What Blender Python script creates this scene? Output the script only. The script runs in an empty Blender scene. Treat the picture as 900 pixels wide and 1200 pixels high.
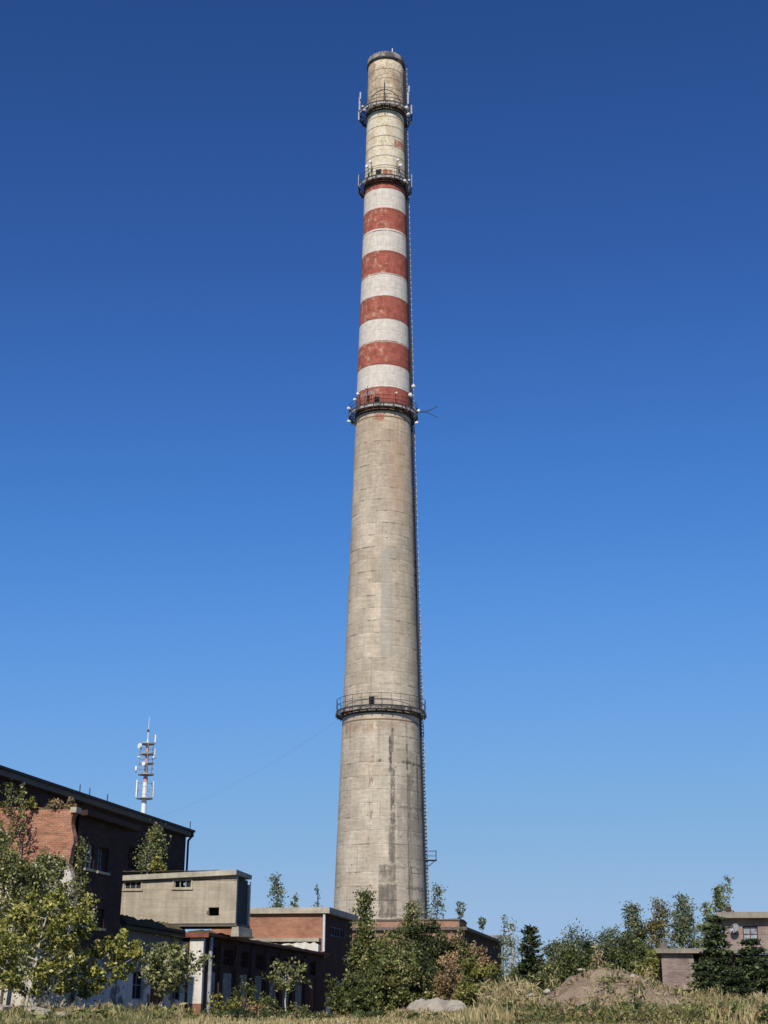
import bpy, math, random
import numpy as np
from mathutils import Vector, Matrix
random.seed(7); RNG = np.random.default_rng(7)
R = math.radians
scene = bpy.context.scene
COL = scene.collection

# ------------------------------------------------------------------ camera
FPX, CX, CY = 1720.0, 450.0, 600.0          # focal length and centre, in photo pixels (900 x 1200)
PITCH, ROLL, EYE = math.atan2(590, FPX), R(0.42), 1.6
cF = Vector((0, math.cos(PITCH), math.sin(PITCH)))
_R0 = Vector((1, 0, 0)); _U0 = Vector((0, -math.sin(PITCH), math.cos(PITCH)))
cR = _R0*math.cos(ROLL) + _U0*math.sin(ROLL)
cU = _U0*math.cos(ROLL) - _R0*math.sin(ROLL)
cam = bpy.data.cameras.new('camera'); camo = bpy.data.objects.new('camera', cam); COL.objects.link(camo)
cam.sensor_fit = 'VERTICAL'; cam.sensor_height = 24; cam.sensor_width = 18; cam.lens = 24*FPX/1200
cam.clip_start = 0.5; cam.clip_end = 9000
camo.matrix_world = Matrix(((cR.x, cU.x, -cF.x, 0), (cR.y, cU.y, -cF.y, 0), (cR.z, cU.z, -cF.z, EYE), (0, 0, 0, 1)))
scene.camera = camo

# ------------------------------------------------------------------ sky, sun, exposure
SUN_EL, SUN_AZ = R(37), R(11.9)               # sun behind the camera, to the left
w = bpy.data.worlds.new('World'); scene.world = w; w.use_nodes = True
nt = w.node_tree; nt.nodes.clear()
sky = nt.nodes.new('ShaderNodeTexSky'); sky.sky_type = 'NISHITA'; sky.sun_disc = False
sky.sun_elevation = SUN_EL; sky.sun_rotation = math.pi + SUN_AZ
sky.altitude = 300; sky.air_density = 1.0; sky.dust_density = 0.0; sky.ozone_density = 3.0
gam = nt.nodes.new('ShaderNodeGamma'); gam.inputs[1].default_value = 1.45
tint = nt.nodes.new('ShaderNodeMix'); tint.data_type = 'RGBA'; tint.blend_type = 'MULTIPLY'
tint.inputs[0].default_value = 1.0; tint.inputs[7].default_value = (.0188, .0305, .0426, 1)
crv = nt.nodes.new('ShaderNodeRGBCurve'); crv.mapping.extend = 'HORIZONTAL'; crv.mapping.use_clip = False
for ci, pts in enumerate((
        ((0, 0), (.0128, .0215), (.0207, .0343), (.0276, .046), (.0395, .065), (.0633, .112), (.116, .183), (.187, .245), (.267, .298), (.426, .335), (1, .40)),
        ((0, 0), (.0491, .074), (.0767, .1144), (.102, .158), (.1451, .222), (.2214, .309), (.3725, .40), (.54, .447), (.683, .478), (.86, .495), (1, .50)),
        ((0, 0), (.1778, .262), (.2649, .386), (.338, .49), (.4558, .62), (.6275, .725), (.8715, .755), (.96, .735), (1.1, .715)))):
    c = crv.mapping.curves[ci]; c.points[0].location = pts[0]; c.points[1].location = pts[-1]
    for p in pts[1:-1]: c.points.new(*p)
crv.mapping.update()
x10 = nt.nodes.new('ShaderNodeVectorMath'); x10.operation = 'SCALE'; x10.inputs['Scale'].default_value = 10.0
bg = nt.nodes.new('ShaderNodeBackground'); bg.inputs['Strength'].default_value = 0.1
wo = nt.nodes.new('ShaderNodeOutputWorld')
nt.links.new(sky.outputs[0], gam.inputs[0]); nt.links.new(gam.outputs[0], tint.inputs[6])
nt.links.new(tint.outputs[2], crv.inputs['Color']); nt.links.new(crv.outputs[0], x10.inputs[0])
nt.links.new(x10.outputs[0], bg.inputs[0]); nt.links.new(bg.outputs[0], wo.inputs[0])
sl = bpy.data.lights.new('sun', 'SUN'); sl.energy = 4.0; sl.angle = R(0.53); sl.color = (1, .95, .86)
so = bpy.data.objects.new('sun', sl); COL.objects.link(so)
S = Vector((-math.sin(SUN_AZ)*math.cos(SUN_EL), -math.cos(SUN_AZ)*math.cos(SUN_EL), math.sin(SUN_EL)))
so.rotation_euler = (-S).to_track_quat('-Z', 'Y').to_euler(); so.location = S*300
vs = scene.view_settings; vs.view_transform = 'Standard'; vs.look = 'None'; vs.exposure = 0; vs.gamma = 1
vs.use_curve_mapping = False

# ================================================================== helpers
def ray(px, py):
    return cF + cR*((px-CX)/FPX) + cU*((CY-py)/FPX)
def at(px, py, Y):                                   # the world point seen at a photo pixel, at distance Y
    d = ray(px, py); t = Y/d.y
    return Vector((d.x*t, Y, EYE + d.z*t))
def mpp(Y): return Y/FPX/0.985                       # metres per photo pixel near the ground
def zat(px, py, Y): return at(px, py, Y).z
def smooth(a, b, x):
    t = np.clip((x-a)/(b-a), 0, 1); return t*t*(3-2*t)

class Frame:                                         # a building's own axes: x to the right, y away along its side wall
    def __init__(s, px, py, Y, deg):
        p = at(px, py, Y); s.o = Vector((p.x, p.y, 0)); s.th = R(deg)
        s.vx = Vector((math.cos(s.th), -math.sin(s.th), 0)); s.vy = Vector((math.sin(s.th), math.cos(s.th), 0))
    def front(s, px, py, yl=0.0):                    # local (x, z) on the plane local y = yl
        d = ray(px, py); e = Vector((0, 0, EYE)); t = (yl - (e-s.o).dot(s.vy))/d.dot(s.vy); p = e + d*t
        return (p-s.o).dot(s.vx), p.z
    def side(s, px, py, xl=0.0):                     # local (y, z) on the plane local x = xl
        d = ray(px, py); e = Vector((0, 0, EYE)); t = (xl - (e-s.o).dot(s.vx))/d.dot(s.vx); p = e + d*t
        return (p-s.o).dot(s.vy), p.z

def tag(o, label=None, cat=None, group=None, kind=None):
    if label: o['label'] = label
    if cat: o['category'] = cat
    if group: o['group'] = group
    if kind: o['kind'] = kind
    return o
def empty(name, loc, rz=0.0):
    o = bpy.data.objects.new(name, None); COL.objects.link(o); o.location = loc; o.rotation_euler = (0, 0, rz)
    o.empty_display_size = .5
    return o
def link(name, me, parent=None):
    o = bpy.data.objects.new(name, me); COL.objects.link(o)
    if parent: o.parent = parent
    return o
def mesh_np(name, V, F, mat, tint=None, smooth_=False):
    """V (n,3), F (m,k) arrays -> mesh"""
    me = bpy.data.meshes.new(name); V = np.asarray(V, np.float32); F = np.asarray(F, np.int32)
    k = F.shape[1]; me.vertices.add(len(V)); me.vertices.foreach_set('co', V.ravel())
    me.loops.add(F.size); me.loops.foreach_set('vertex_index', F.ravel())
    me.polygons.add(len(F)); me.polygons.foreach_set('loop_start', np.arange(0, F.size, k, dtype=np.int32))
    me.polygons.foreach_set('loop_total', np.full(len(F), k, np.int32))
    me.update(calc_edges=True)
    if tint is not None:
        at_ = me.attributes.new('tint', 'FLOAT', 'FACE'); at_.data.foreach_set('value', np.asarray(tint, np.float32))
    if smooth_: me.polygons.foreach_set('use_smooth', np.ones(len(F), bool))
    me.materials.append(mat)
    return me

class MB:                                            # collects boxes, tubes and rings; build() links them as one mesh object
    def __init__(s): s.v = []; s.f = []; s.sm = []
    def add(s, vs_, fs, sm=False):
        n = len(s.v); s.v += [tuple(p) for p in vs_]; s.f += [tuple(i+n for i in f) for f in fs]; s.sm += [sm]*len(fs); return s
    def box(s, x0, x1, y0, y1, z0, z1):
        return s.add([(x0,y0,z0),(x1,y0,z0),(x1,y1,z0),(x0,y1,z0),(x0,y0,z1),(x1,y0,z1),(x1,y1,z1),(x0,y1,z1)],
                     [(0,3,2,1),(4,5,6,7),(0,1,5,4),(1,2,6,5),(2,3,7,6),(3,0,4,7)])
    def hexa(s, p):                                  # 8 corners in box order
        return s.add(p, [(0,3,2,1),(4,5,6,7),(0,1,5,4),(1,2,6,5),(2,3,7,6),(3,0,4,7)])
    def tube(s, p0, p1, r0, r1=None, n=8, caps=True):
        if r1 is None: r1 = r0
        p0 = Vector(p0); p1 = Vector(p1); d = (p1-p0)
        if d.length < 1e-6: return s
        d.normalize(); a = d.orthogonal().normalized(); b = d.cross(a); vs_ = []
        for p, r in ((p0, r0), (p1, r1)):
            for i in range(n):
                t = 2*math.pi*i/n; vs_.append(p + a*math.cos(t)*r + b*math.sin(t)*r)
        fs = [(i, (i+1) % n, n+(i+1) % n, n+i) for i in range(n)]
        s.add(vs_, fs, n > 5)
        if caps: s.add(vs_, [tuple(range(n-1, -1, -1)), tuple(range(n, 2*n))])
        return s
    def path(s, pts, r, n=6):
        rs = r if isinstance(r, (list, tuple)) else [r]*len(pts)
        for i in range(len(pts)-1): s.tube(pts[i], pts[i+1], rs[i], rs[i+1], n, True)
        return s
    def lathe(s, prof, n=64, closed=False, a0=0, a1=2*math.pi):   # profile of (r, z)
        full = abs(a1-a0-2*math.pi) < 1e-6; m = n if full else n+1
        vs_ = [(r*math.sin(a0+(a1-a0)*i/n), -r*math.cos(a0+(a1-a0)*i/n), z) for r, z in prof for i in range(m)]
        fs = []; L = len(prof)
        for j in range(L if closed else L-1):
            k = (j+1) % L
            for i in range(n if full else n):
                i2 = (i+1) % m
                fs.append((j*m+i, j*m+i2, k*m+i2, k*m+i))
        return s.add(vs_, fs, False)
    def prism(s, poly, y0, y1):                      # outline in (x, z) pushed along y
        n = len(poly); vs_ = [(x, y0, z) for x, z in poly] + [(x, y1, z) for x, z in poly]
        fs = [tuple(range(n)), tuple(range(2*n-1, n-1, -1))] + [(i, i+n, (i+1) % n+n, (i+1) % n) for i in range(n)]
        return s.add(vs_, fs)
    def facade(s, axis, plane, inward, u0, u1, z0, z1, holes, depth):
        """a wall sheet with real openings and reveals. axis 'x': sheet at y=plane running in x; axis 'y': at x=plane running in y"""
        us = sorted({u0, u1, *[h[0] for h in holes], *[h[1] for h in holes]}); zs = sorted({z0, z1, *[h[2] for h in holes], *[h[3] for h in holes]})
        P = (lambda u, d, z: (u, plane+inward*d, z)) if axis == 'x' else (lambda u, d, z: (plane+inward*d, u, z))
        for i in range(len(us)-1):
            for j in range(len(zs)-1):
                uc = (us[i]+us[i+1])/2; zc = (zs[j]+zs[j+1])/2
                if any(h[0] < uc < h[1] and h[2] < zc < h[3] for h in holes): continue
                s.add([P(us[i],0,zs[j]), P(us[i+1],0,zs[j]), P(us[i+1],0,zs[j+1]), P(us[i],0,zs[j+1])], [(0,1,2,3)])
        for h in holes:
            a, b, c, d = h[:4]
            s.add([P(a,0,c),P(b,0,c),P(b,0,d),P(a,0,d),P(a,depth,c),P(b,depth,c),P(b,depth,d),P(a,depth,d)],
                  [(0,1,5,4),(1,2,6,5),(2,3,7,6),(3,0,4,7)])
        return s
    def build(s, name, mat, parent=None):
        me = bpy.data.meshes.new(name); me.from_pydata(s.v, [], s.f); me.update()
        if any(s.sm): me.polygons.foreach_set('use_smooth', s.sm)
        me.materials.append(mat)
        return link(name, me, parent)

# ================================================================== materials
class G:
    def __init__(s, name, rough=.9, spec=.2):
        s.m = bpy.data.materials.new(name); s.m.use_nodes = True; s.t = s.m.node_tree
        s.b = s.t.nodes['Principled BSDF']; s.b.inputs['Roughness'].default_value = rough
        s.b.inputs['Specular IOR Level'].default_value = spec
        s.tc = s.t.nodes.new('ShaderNodeTexCoord'); s.obj = s.tc.outputs['Object']
        sp = s.t.nodes.new('ShaderNodeSeparateXYZ'); s.t.links.new(s.obj, sp.inputs[0]); s.x, s.y, s.z = sp.outputs
    def _in(s, sock, v):
        if v is None: return
        if hasattr(v, 'is_output'): s.t.links.new(v, sock)
        elif isinstance(v, (tuple, list)) and len(v) == 3 and sock.type == 'RGBA': sock.default_value = (*v, 1)
        else: sock.default_value = v
    def op(s, o, a, b=None, c=None, clamp=False):
        n = s.t.nodes.new('ShaderNodeMath'); n.operation = o; n.use_clamp = clamp
        for i, v in enumerate((a, b, c)): s._in(n.inputs[i], v)
        return n.outputs[0]
    def vec(s, x, y, z):
        n = s.t.nodes.new('ShaderNodeCombineXYZ')
        for i, v in enumerate((x, y, z)): s._in(n.inputs[i], v)
        return n.outputs[0]
    def noise(s, scale, detail=4, rough=.6, v=None, sx=(1, 1, 1)):
        v = v or s.obj
        if sx != (1, 1, 1):
            q = s.t.nodes.new('ShaderNodeVectorMath'); q.operation = 'MULTIPLY'; s.t.links.new(v, q.inputs[0]); q.inputs[1].default_value = sx; v = q.outputs[0]
        n = s.t.nodes.new('ShaderNodeTexNoise'); s.t.links.new(v, n.inputs['Vector'])
        n.inputs['Scale'].default_value = scale; n.inputs['Detail'].default_value = detail; n.inputs['Roughness'].default_value = rough
        return n.outputs['Fac']
    def step(s, v, a, b, lo=0.0, hi=1.0):
        n = s.t.nodes.new('ShaderNodeMapRange'); n.interpolation_type = 'SMOOTHSTEP'; s._in(n.inputs[0], v)
        for i, q in enumerate((a, b, lo, hi)): s._in(n.inputs[i+1], q)
        return n.outputs[0]
    def mix(s, f, a, b, mode='MIX'):
        n = s.t.nodes.new('ShaderNodeMix'); n.data_type = 'RGBA'; n.blend_type = mode; s._in(n.inputs[0], f); s._in(n.inputs[6], a); s._in(n.inputs[7], b)
        return n.outputs[2]
    def ramp(s, f, stops):
        n = s.t.nodes.new('ShaderNodeValToRGB'); s._in(n.inputs[0], f); e = n.color_ramp.elements
        e[0].position = stops[0][0]; e[0].color = (*stops[0][1], 1); e[1].position = stops[-1][0]; e[1].color = (*stops[-1][1], 1)
        for p, c in stops[1:-1]: q = e.new(p); q.color = (*c, 1)
        return n.outputs[0]
    def bright(s, col, f, lo, hi):                   # multiply colour by a factor mapped from f (0..1) to lo..hi
        g = s.step(f, .25, .75, lo, hi); n = s.t.nodes.new('ShaderNodeVectorMath'); n.operation = 'SCALE'
        s._in(n.inputs[0], col); s._in(n.inputs['Scale'], g); return n.outputs[0]
    def band(s, v, a, b, soft):                      # 1 inside a..b
        return s.op('MULTIPLY', s.step(v, a-soft, a+soft), s.step(v, b-soft, b+soft, 1, 0))
    def bump(s, h, strength, dist):
        n = s.t.nodes.new('ShaderNodeBump'); n.inputs['Strength'].default_value = strength; n.inputs['Distance'].default_value = dist
        s.t.links.new(h, n.inputs['Height']); s.t.links.new(n.outputs[0], s.b.inputs['Normal'])
    def brick(s, c1, c2, mortar, bw=.27, bh=.083):
        v = s.vec(s.op('ADD', s.x, s.y), s.z, 0.0); n = s.t.nodes.new('ShaderNodeTexBrick'); s.t.links.new(v, n.inputs['Vector'])
        n.inputs['Scale'].default_value = 1; n.inputs['Brick Width'].default_value = bw; n.inputs['Row Height'].default_value = bh
        n.inputs['Mortar Size'].default_value = .009; n.inputs['Mortar Smooth'].default_value = .3; n.inputs['Bias'].default_value = 0
        s._in(n.inputs['Color1'], c1); s._in(n.inputs['Color2'], c2); s._in(n.inputs['Mortar'], mortar)
        return n.outputs['Color'], n.outputs['Fac']
    def done(s, col):
        s._in(s.b.inputs['Base Color'], col); return s.m

def m_plain(name, c, rough=.7, var=.25, scale=3, metal=0):
    g = G(name, rough); col = g.bright(c, g.noise(scale, 5), 1-var, 1+var); g.b.inputs['Metallic'].default_value = metal
    return g.done(col)
def m_concrete(name, c, boards=.25, dirt=(.16, .13, .09), amount=.5):
    g = G(name, .95, .1)
    col = g.bright(c, g.noise(.8, 6), .82, 1.14)
    col = g.bright(col, g.noise(1.0, 4, .6, sx=(.5, .5, 7)), .88, 1.08)          # horizontal shutter boards
    col = g.bright(col, g.noise(1.0, 4, .6, sx=(4, 4, .35)), .86, 1.1)           # run-off
    lines = g.step(g.op('PINGPONG', g.z, boards), 0, .018, .8, 1)
    n = g.t.nodes.new('ShaderNodeVectorMath'); n.operation = 'SCALE'; g._in(n.inputs[0], col); g._in(n.inputs['Scale'], lines)
    col = g.mix(g.step(g.noise(.45, 7, .7), .52, .78, 0, amount), n.outputs[0], dirt)
    col = g.bright(col, g.noise(9, 3), .9, 1.1)
    g.bump(g.noise(6, 5), .35, .04)
    return g.done(col)
def m_brick(name, c1, c2, mortar, dirt=(.05, .035, .03), amount=.6, pale=None, pale_amt=0.0):
    g = G(name, .92, .15)
    # big-course irregular tone plus the real courses
    col, fac = g.brick(c1, c2, mortar)
    col = g.bright(col, g.noise(.5, 6), .78, 1.2)
    col = g.bright(col, g.noise(1.0, 3, .6, v=g.vec(g.op('ADD', g.x, g.y), g.op('MULTIPLY', g.z, 3.2), 0.0)), .86, 1.15)
    col = g.mix(g.step(g.noise(.35, 8, .72), .5, .75, 0, amount), col, dirt)
    if pale: col = g.mix(g.step(g.noise(.9, 7, .75), .56, .66, 0, pale_amt), col, pale)
    g.bump(g.op('SUBTRACT', g.noise(5, 4), fac), .5, .02)
    return g.done(col)

M = {}
M['concrete_tan'] = m_concrete('weathered_tan_concrete', (.45, .385, .285))
M['concrete_grey'] = m_concrete('weathered_grey_concrete', (.46, .405, .31))
M['concrete_dark'] = m_concrete('dark_stained_concrete', (.17, .145, .12), amount=.7)
M['concrete_old'] = m_concrete('old_brown_concrete', (.29, .25, .195), amount=.7)
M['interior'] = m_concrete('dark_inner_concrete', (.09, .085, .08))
M['bitumen'] = m_plain('roofing_felt', (.045, .04, .037), .95)
M['brick_dark'] = m_brick('shaded_dark_brick', (.078, .040, .031), (.055, .031, .026), (.06, .05, .043), amount=.55)  # darker brick for walls facing away from the sun, their shade painted in
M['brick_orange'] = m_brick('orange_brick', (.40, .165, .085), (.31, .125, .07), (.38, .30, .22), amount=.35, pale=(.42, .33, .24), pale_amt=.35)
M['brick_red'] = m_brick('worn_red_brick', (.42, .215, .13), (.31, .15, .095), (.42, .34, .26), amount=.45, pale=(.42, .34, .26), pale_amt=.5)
M['brick_brown'] = m_brick('brown_brick', (.32, .235, .19), (.24, .165, .135), (.36, .315, .27), amount=.55, pale=(.44, .34, .28), pale_amt=.6)
M['steel_dark'] = m_plain('dark_rusty_steel', (.045, .04, .042), .7)
M['steel_grey'] = m_plain('galvanised_steel', (.34, .34, .34), .5)
M['white_paint'] = m_plain('white_paint', (.78, .78, .76), .5, .08)
M['red_paint'] = m_plain('faded_red_paint', (.42, .07, .06), .6, .15)
M['pipe_white'] = m_plain('pale_painted_pipe', (.62, .62, .60), .6, .15)
M['rust'] = m_plain('rusty_sheet', (.20, .075, .045), .85, .35)
M['wood_grey'] = m_plain('grey_weathered_boards', (.26, .25, .235), .9, .3)
M['wood_brown'] = m_plain('brown_door_boards', (.12, .045, .032), .85, .3)
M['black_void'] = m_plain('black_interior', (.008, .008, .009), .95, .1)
M['antenna'] = m_plain('antenna_plastic', (.80, .80, .78), .45, .05)
g = G('window_glass', .08, .5); M['glass'] = g.done(g.bright((.035, .042, .05), g.noise(2, 3), .5, 1.6))
g = G('pale_dusty_glass', .25, .5); M['glass_pale'] = g.done(g.bright((.30, .34, .36), g.noise(3, 4), .5, 1.4))
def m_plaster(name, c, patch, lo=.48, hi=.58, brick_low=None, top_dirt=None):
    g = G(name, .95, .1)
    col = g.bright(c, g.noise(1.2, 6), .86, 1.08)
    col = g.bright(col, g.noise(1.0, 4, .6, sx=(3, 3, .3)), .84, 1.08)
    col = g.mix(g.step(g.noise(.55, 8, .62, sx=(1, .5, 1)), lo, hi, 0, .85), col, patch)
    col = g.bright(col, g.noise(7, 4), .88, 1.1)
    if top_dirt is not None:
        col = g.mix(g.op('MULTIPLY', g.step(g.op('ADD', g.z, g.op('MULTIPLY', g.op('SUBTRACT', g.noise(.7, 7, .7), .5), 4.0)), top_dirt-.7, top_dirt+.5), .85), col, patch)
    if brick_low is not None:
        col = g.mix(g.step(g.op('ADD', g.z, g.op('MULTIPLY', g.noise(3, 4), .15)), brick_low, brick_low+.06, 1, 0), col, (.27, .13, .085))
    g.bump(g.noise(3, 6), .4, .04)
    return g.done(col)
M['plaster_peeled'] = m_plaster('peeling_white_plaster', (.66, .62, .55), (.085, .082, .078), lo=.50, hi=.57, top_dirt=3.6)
M['plaster_white'] = m_plaster('white_plaster', (.74, .69, .59), (.5, .43, .34), .66, .74, brick_low=2.2)

# leaves: colour from a per-leaf tint value
def m_leaf(name, stops, trans=.16, rough=.5):
    g = G(name, rough, .3); a = g.t.nodes.new('ShaderNodeAttribute'); a.attribute_name = 'tint'
    col = g.ramp(a.outputs['Fac'], stops); g.done(col)
    tr = g.t.nodes.new('ShaderNodeBsdfTranslucent'); g.t.links.new(col, tr.inputs['Color'])
    mx = g.t.nodes.new('ShaderNodeMixShader'); mx.inputs[0].default_value = trans
    out = g.t.nodes['Material Output']; g.t.links.new(g.b.outputs[0], mx.inputs[1]); g.t.links.new(tr.outputs[0], mx.inputs[2]); g.t.links.new(mx.outputs[0], out.inputs[0])
    return g.m
L = {}
L['olive'] = m_leaf('olive_leaves', [(0, (.045, .055, .014)), (.45, (.15, .16, .045)), (.8, (.33, .31, .10)), (1, (.56, .50, .26))])
L['silver'] = m_leaf('pale_grey_green_leaves', [(0, (.05, .062, .016)), (.4, (.15, .165, .045)), (.68, (.34, .33, .11)), (1, (.70, .65, .42))])  # pale end paints in leaf glints, dark end the shaded gaps
L['maple'] = m_leaf('yellow_green_maple_leaves', [(0, (.06, .07, .013)), (.35, (.18, .185, .035)), (.65, (.40, .37, .08)), (1, (.62, .55, .18))])  # wide range paints lit sprays against dark gaps
L['green'] = m_leaf('green_leaves', [(0, (.030, .042, .010)), (.45, (.10, .125, .035)), (.8, (.23, .245, .08)), (1, (.42, .39, .17))])
L['dark'] = m_leaf('dark_green_leaves', [(0, (.014, .022, .007)), (.5, (.055, .072, .020)), (.8, (.12, .13, .04)), (1, (.24, .23, .09))])
L['yellow'] = m_leaf('yellowish_leaves', [(0, (.07, .08, .018)), (.5, (.19, .195, .045)), (.85, (.33, .31, .08)), (1, (.44, .39, .12))])
L['brown'] = m_leaf('brown_autumn_leaves', [(0, (0.178, 0.129, 0.0595)), (.5, (0.338, 0.228, 0.109)), (1, (0.516, 0.357, 0.178))])
L['birch'] = m_leaf('birch_leaves', [(0, (0.109, 0.148, 0.0497)), (.5, (0.198, 0.228, 0.0794)), (.8, (0.317, 0.278, 0.0992)), (1, (0.497, 0.338, 0.119))])
L['birch_gold'] = m_leaf('golden_birch_leaves', [(0, (.085, .085, .03)), (.5, (.20, .175, .065)), (1, (.36, .27, .11))])
L['bluegreen'] = m_leaf('far_grey_green_leaves', [(0, (0.096, 0.122, 0.064)), (.6, (0.173, 0.192, 0.096)), (1, (0.307, 0.301, 0.154))])
L['needle'] = m_leaf('dark_needles', [(0, (.010, .018, .007)), (.5, (.040, .058, .020)), (.8, (.10, .125, .038)), (1, (.20, .22, .075))], .1, .6)
L['paleolive'] = m_leaf('pale_olive_leaves', [(0, (.06, .075, .022)), (.45, (.18, .19, .06)), (.75, (.36, .35, .14)), (1, (.60, .56, .30))])
L['straw'] = m_leaf('dry_grass_blades', [(0, (.22, .17, .07)), (.4, (.44, .35, .16)), (.8, (.62, .50, .26)), (1, (.72, .62, .38))], .25, .7)
L['grass'] = m_leaf('mixed_grass_blades', [(0, (.06, .075, .022)), (.4, (.14, .145, .05)), (.75, (.30, .25, .11)), (1, (.48, .39, .19))], .25, .7)
g = G('grey_brown_bark', .95, .1); M['bark'] = g.done(g.bright((.15, .12, .09), g.noise(6, 5, sx=(1, 1, .3)), .6, 1.4))
g = G('pale_bark', .9, .1); M['bark_pale'] = g.done(g.mix(g.step(g.noise(3, 4, sx=(.6, .6, 3)), .6, .68), g.bright((.55, .50, .43), g.noise(5, 3), .8, 1.15), (.06, .05, .045)))

# ================================================================== ground
def hash2(x, y):
    s = np.sin(x*12.9898 + y*78.233)*43758.5453; return s - np.floor(s)
def vnoise(x, y):
    xi = np.floor(x); yi = np.floor(y); fx = x-xi; fy = y-yi; fx = fx*fx*(3-2*fx); fy = fy*fy*(3-2*fy)
    a = hash2(xi, yi); b = hash2(xi+1, yi); c = hash2(xi, yi+1); d = hash2(xi+1, yi+1)
    return (a*(1-fx)+b*fx)*(1-fy) + (c*(1-fx)+d*fx)*fy
def fbm(x, y, n=4):
    s = 0; a = .5
    for i in range(n): s = s + a*vnoise(x, y); x = x*2.03+17.1; y = y*2.03+9.2; a *= .5
    return s
MY = 50.0; MC = at(712, 1170, MY)                    # the earth mound
def ground_z(x, y):
    x = np.asarray(x, float); y = np.asarray(y, float)
    z = 1.38*smooth(8, 44, y) + (fbm(x*.25, y*.25)-.47)*.22*smooth(5, 20, y)*smooth(400, 100, y)
    # rough rise on the right, running up towards the low brick house
    z = z + .75*smooth(3.0, 9, x - (y-60)*.12)*smooth(48, 66, y)*smooth(200, 90, y)
    return z
def gz(x, y): return float(ground_z(x, y))
ys = np.concatenate([np.arange(-20, 130, 1.0), np.array([135, 145, 160, 180, 210, 250, 320, 450, 700, 1200, 2500, 6000])])
xs = np.concatenate([[-6000, -2000, -800, -300, -150, -100, -70], np.arange(-50, 50.1, 1.0), [70, 100, 150, 300, 800, 2000, 6000]])
XX, YY = np.meshgrid(xs, ys); ZZ = ground_z(XX, YY)
nx, ny = len(xs), len(ys); I = np.arange(nx*ny).reshape(ny, nx)
F = np.stack([I[:-1, :-1].ravel(), I[:-1, 1:].ravel(), I[1:, 1:].ravel(), I[1:, :-1].ravel()], 1)
g = G('dry_soil_and_thatch', .95, .1)
col = g.mix(g.step(g.noise(.6, 7, .7), .4, .62), (.21, .165, .095), (.115, .115, .045))
M['soil'] = g.done(g.bright(col, g.noise(6, 5), .7, 1.25))
me = mesh_np('ground', np.stack([XX.ravel(), YY.ravel(), ZZ.ravel()], 1), F, M['soil'], smooth_=True)
tag(link('ground', me), kind='structure')

# ================================================================== the chimney
CY0 = 180.0
base = at(444.3, 1120, CY0); CXW = base.x
GZC = 1.4
def cz(py, front=0.0):                               # height above the chimney's foot of a pixel row on its axis (or its near face)
    return zat(452.5-(py-70)*.0081, py, CY0-front) - GZC
def depth(py):
    a = math.atan((CY-py)/FPX); h = cz(py) + GZC - EYE
    return CY0*math.cos(PITCH) + h*math.sin(PITCH)
sil = [(85, 40.5), (150, 45), (240, 49.5), (350, 55.9), (400, 58.2), (460, 62.3), (505, 65), (600, 71), (650, 75.5), (700, 79.8), (780, 87), (830, 89.5), (860, 91.2), (960, 99.4), (1050, 106.3)]
prof = sorted([(cz(py), wpx/2/FPX*depth(py)) for py, wpx in sil])
prof = [(0.0, prof[0][1] + (prof[0][1]-prof[1][1])/(prof[1][0]-prof[0][0])*prof[0][0])] + prof
pz = np.array([p[0] for p in prof]); pr = np.array([p[1] for p in prof])
# smooth the silhouette measurements
co = np.polyfit(pz, pr, 3)
def rad(z): return float(np.polyval(co, z))
def zf(py):                                          # height of a pixel row read on the near face
    z = cz(py)
    for _ in range(3): z = cz(py, rad(z))
    return z
ZTOP = zf(66); ZCAP = zf(60)
chim = empty('chimney', (CXW, CY0, GZC))
tag(chim, 'towering tapered concrete chimney with red and white bands and four ring platforms', 'chimney')

Z3 = zf(480); Z2 = zf(213); ZB = (zf(213)-zf(480))/10.3
bounds = [zf(p) for p in (453, 427, 400, 373, 346.5, 319.5, 293, 267.4, 243, 220)]
g = G('chimney_concrete', .95, .1)
phi = g.op('ARCTAN2', g.x, g.op('MULTIPLY', g.y, -1.0)); z = g.z
arc = g.op('MULTIPLY', phi, 4.2)
cyl = g.vec(arc, z, 0.0)
col = g.mix(g.step(g.noise(.16, 5, .6, v=g.vec(arc, g.op('MULTIPLY', z, .5), 0.0)), .35, .65), (.455, .37, .27), (.57, .472, .355))
col = g.mix(g.step(z, 62, 84, 0, .5), col, (.56, .385, .25))                                   # warmer towards the third platform
col = g.mix(g.op('MULTIPLY', g.step(z, 48, 30, 0, .55), g.step(g.noise(.3, 4, v=cyl), .3, .6)), col, (.51, .45, .35))
# formwork lifts: broken dark and pale joints every 1.3 m, boards upright between them
lift = g.op('PINGPONG', g.op('ADD', z, g.op('MULTIPLY', g.noise(.5, 3, v=cyl), .10)), .80)
jn = g.noise(1.1, 4, .6, v=g.vec(g.op('MULTIPLY', arc, .8), g.op('MULTIPLY', z, .35), 3.0))
joint = g.step(lift, .03, .11, 1, 0)
col = g.mix(g.op('MULTIPLY', joint, g.step(jn, .5, .66, 0, .75)), col, (.12, .09, .06))
col = g.mix(g.op('MULTIPLY', joint, g.step(jn, .48, .36, 0, .7)), col, (.60, .53, .42))
stave = g.noise(1.0, 2, .5, v=g.vec(g.op('MULTIPLY', arc, 6.0), g.op('MULTIPLY', z, .25), 0.0))
col = g.bright(col, stave, .94, 1.05)
col = g.bright(col, g.noise(1.0, 4, .65, v=g.vec(g.op('MULTIPLY', arc, .5), g.op('MULTIPLY', z, 3.2), 2.0)), .86, 1.12)
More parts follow.
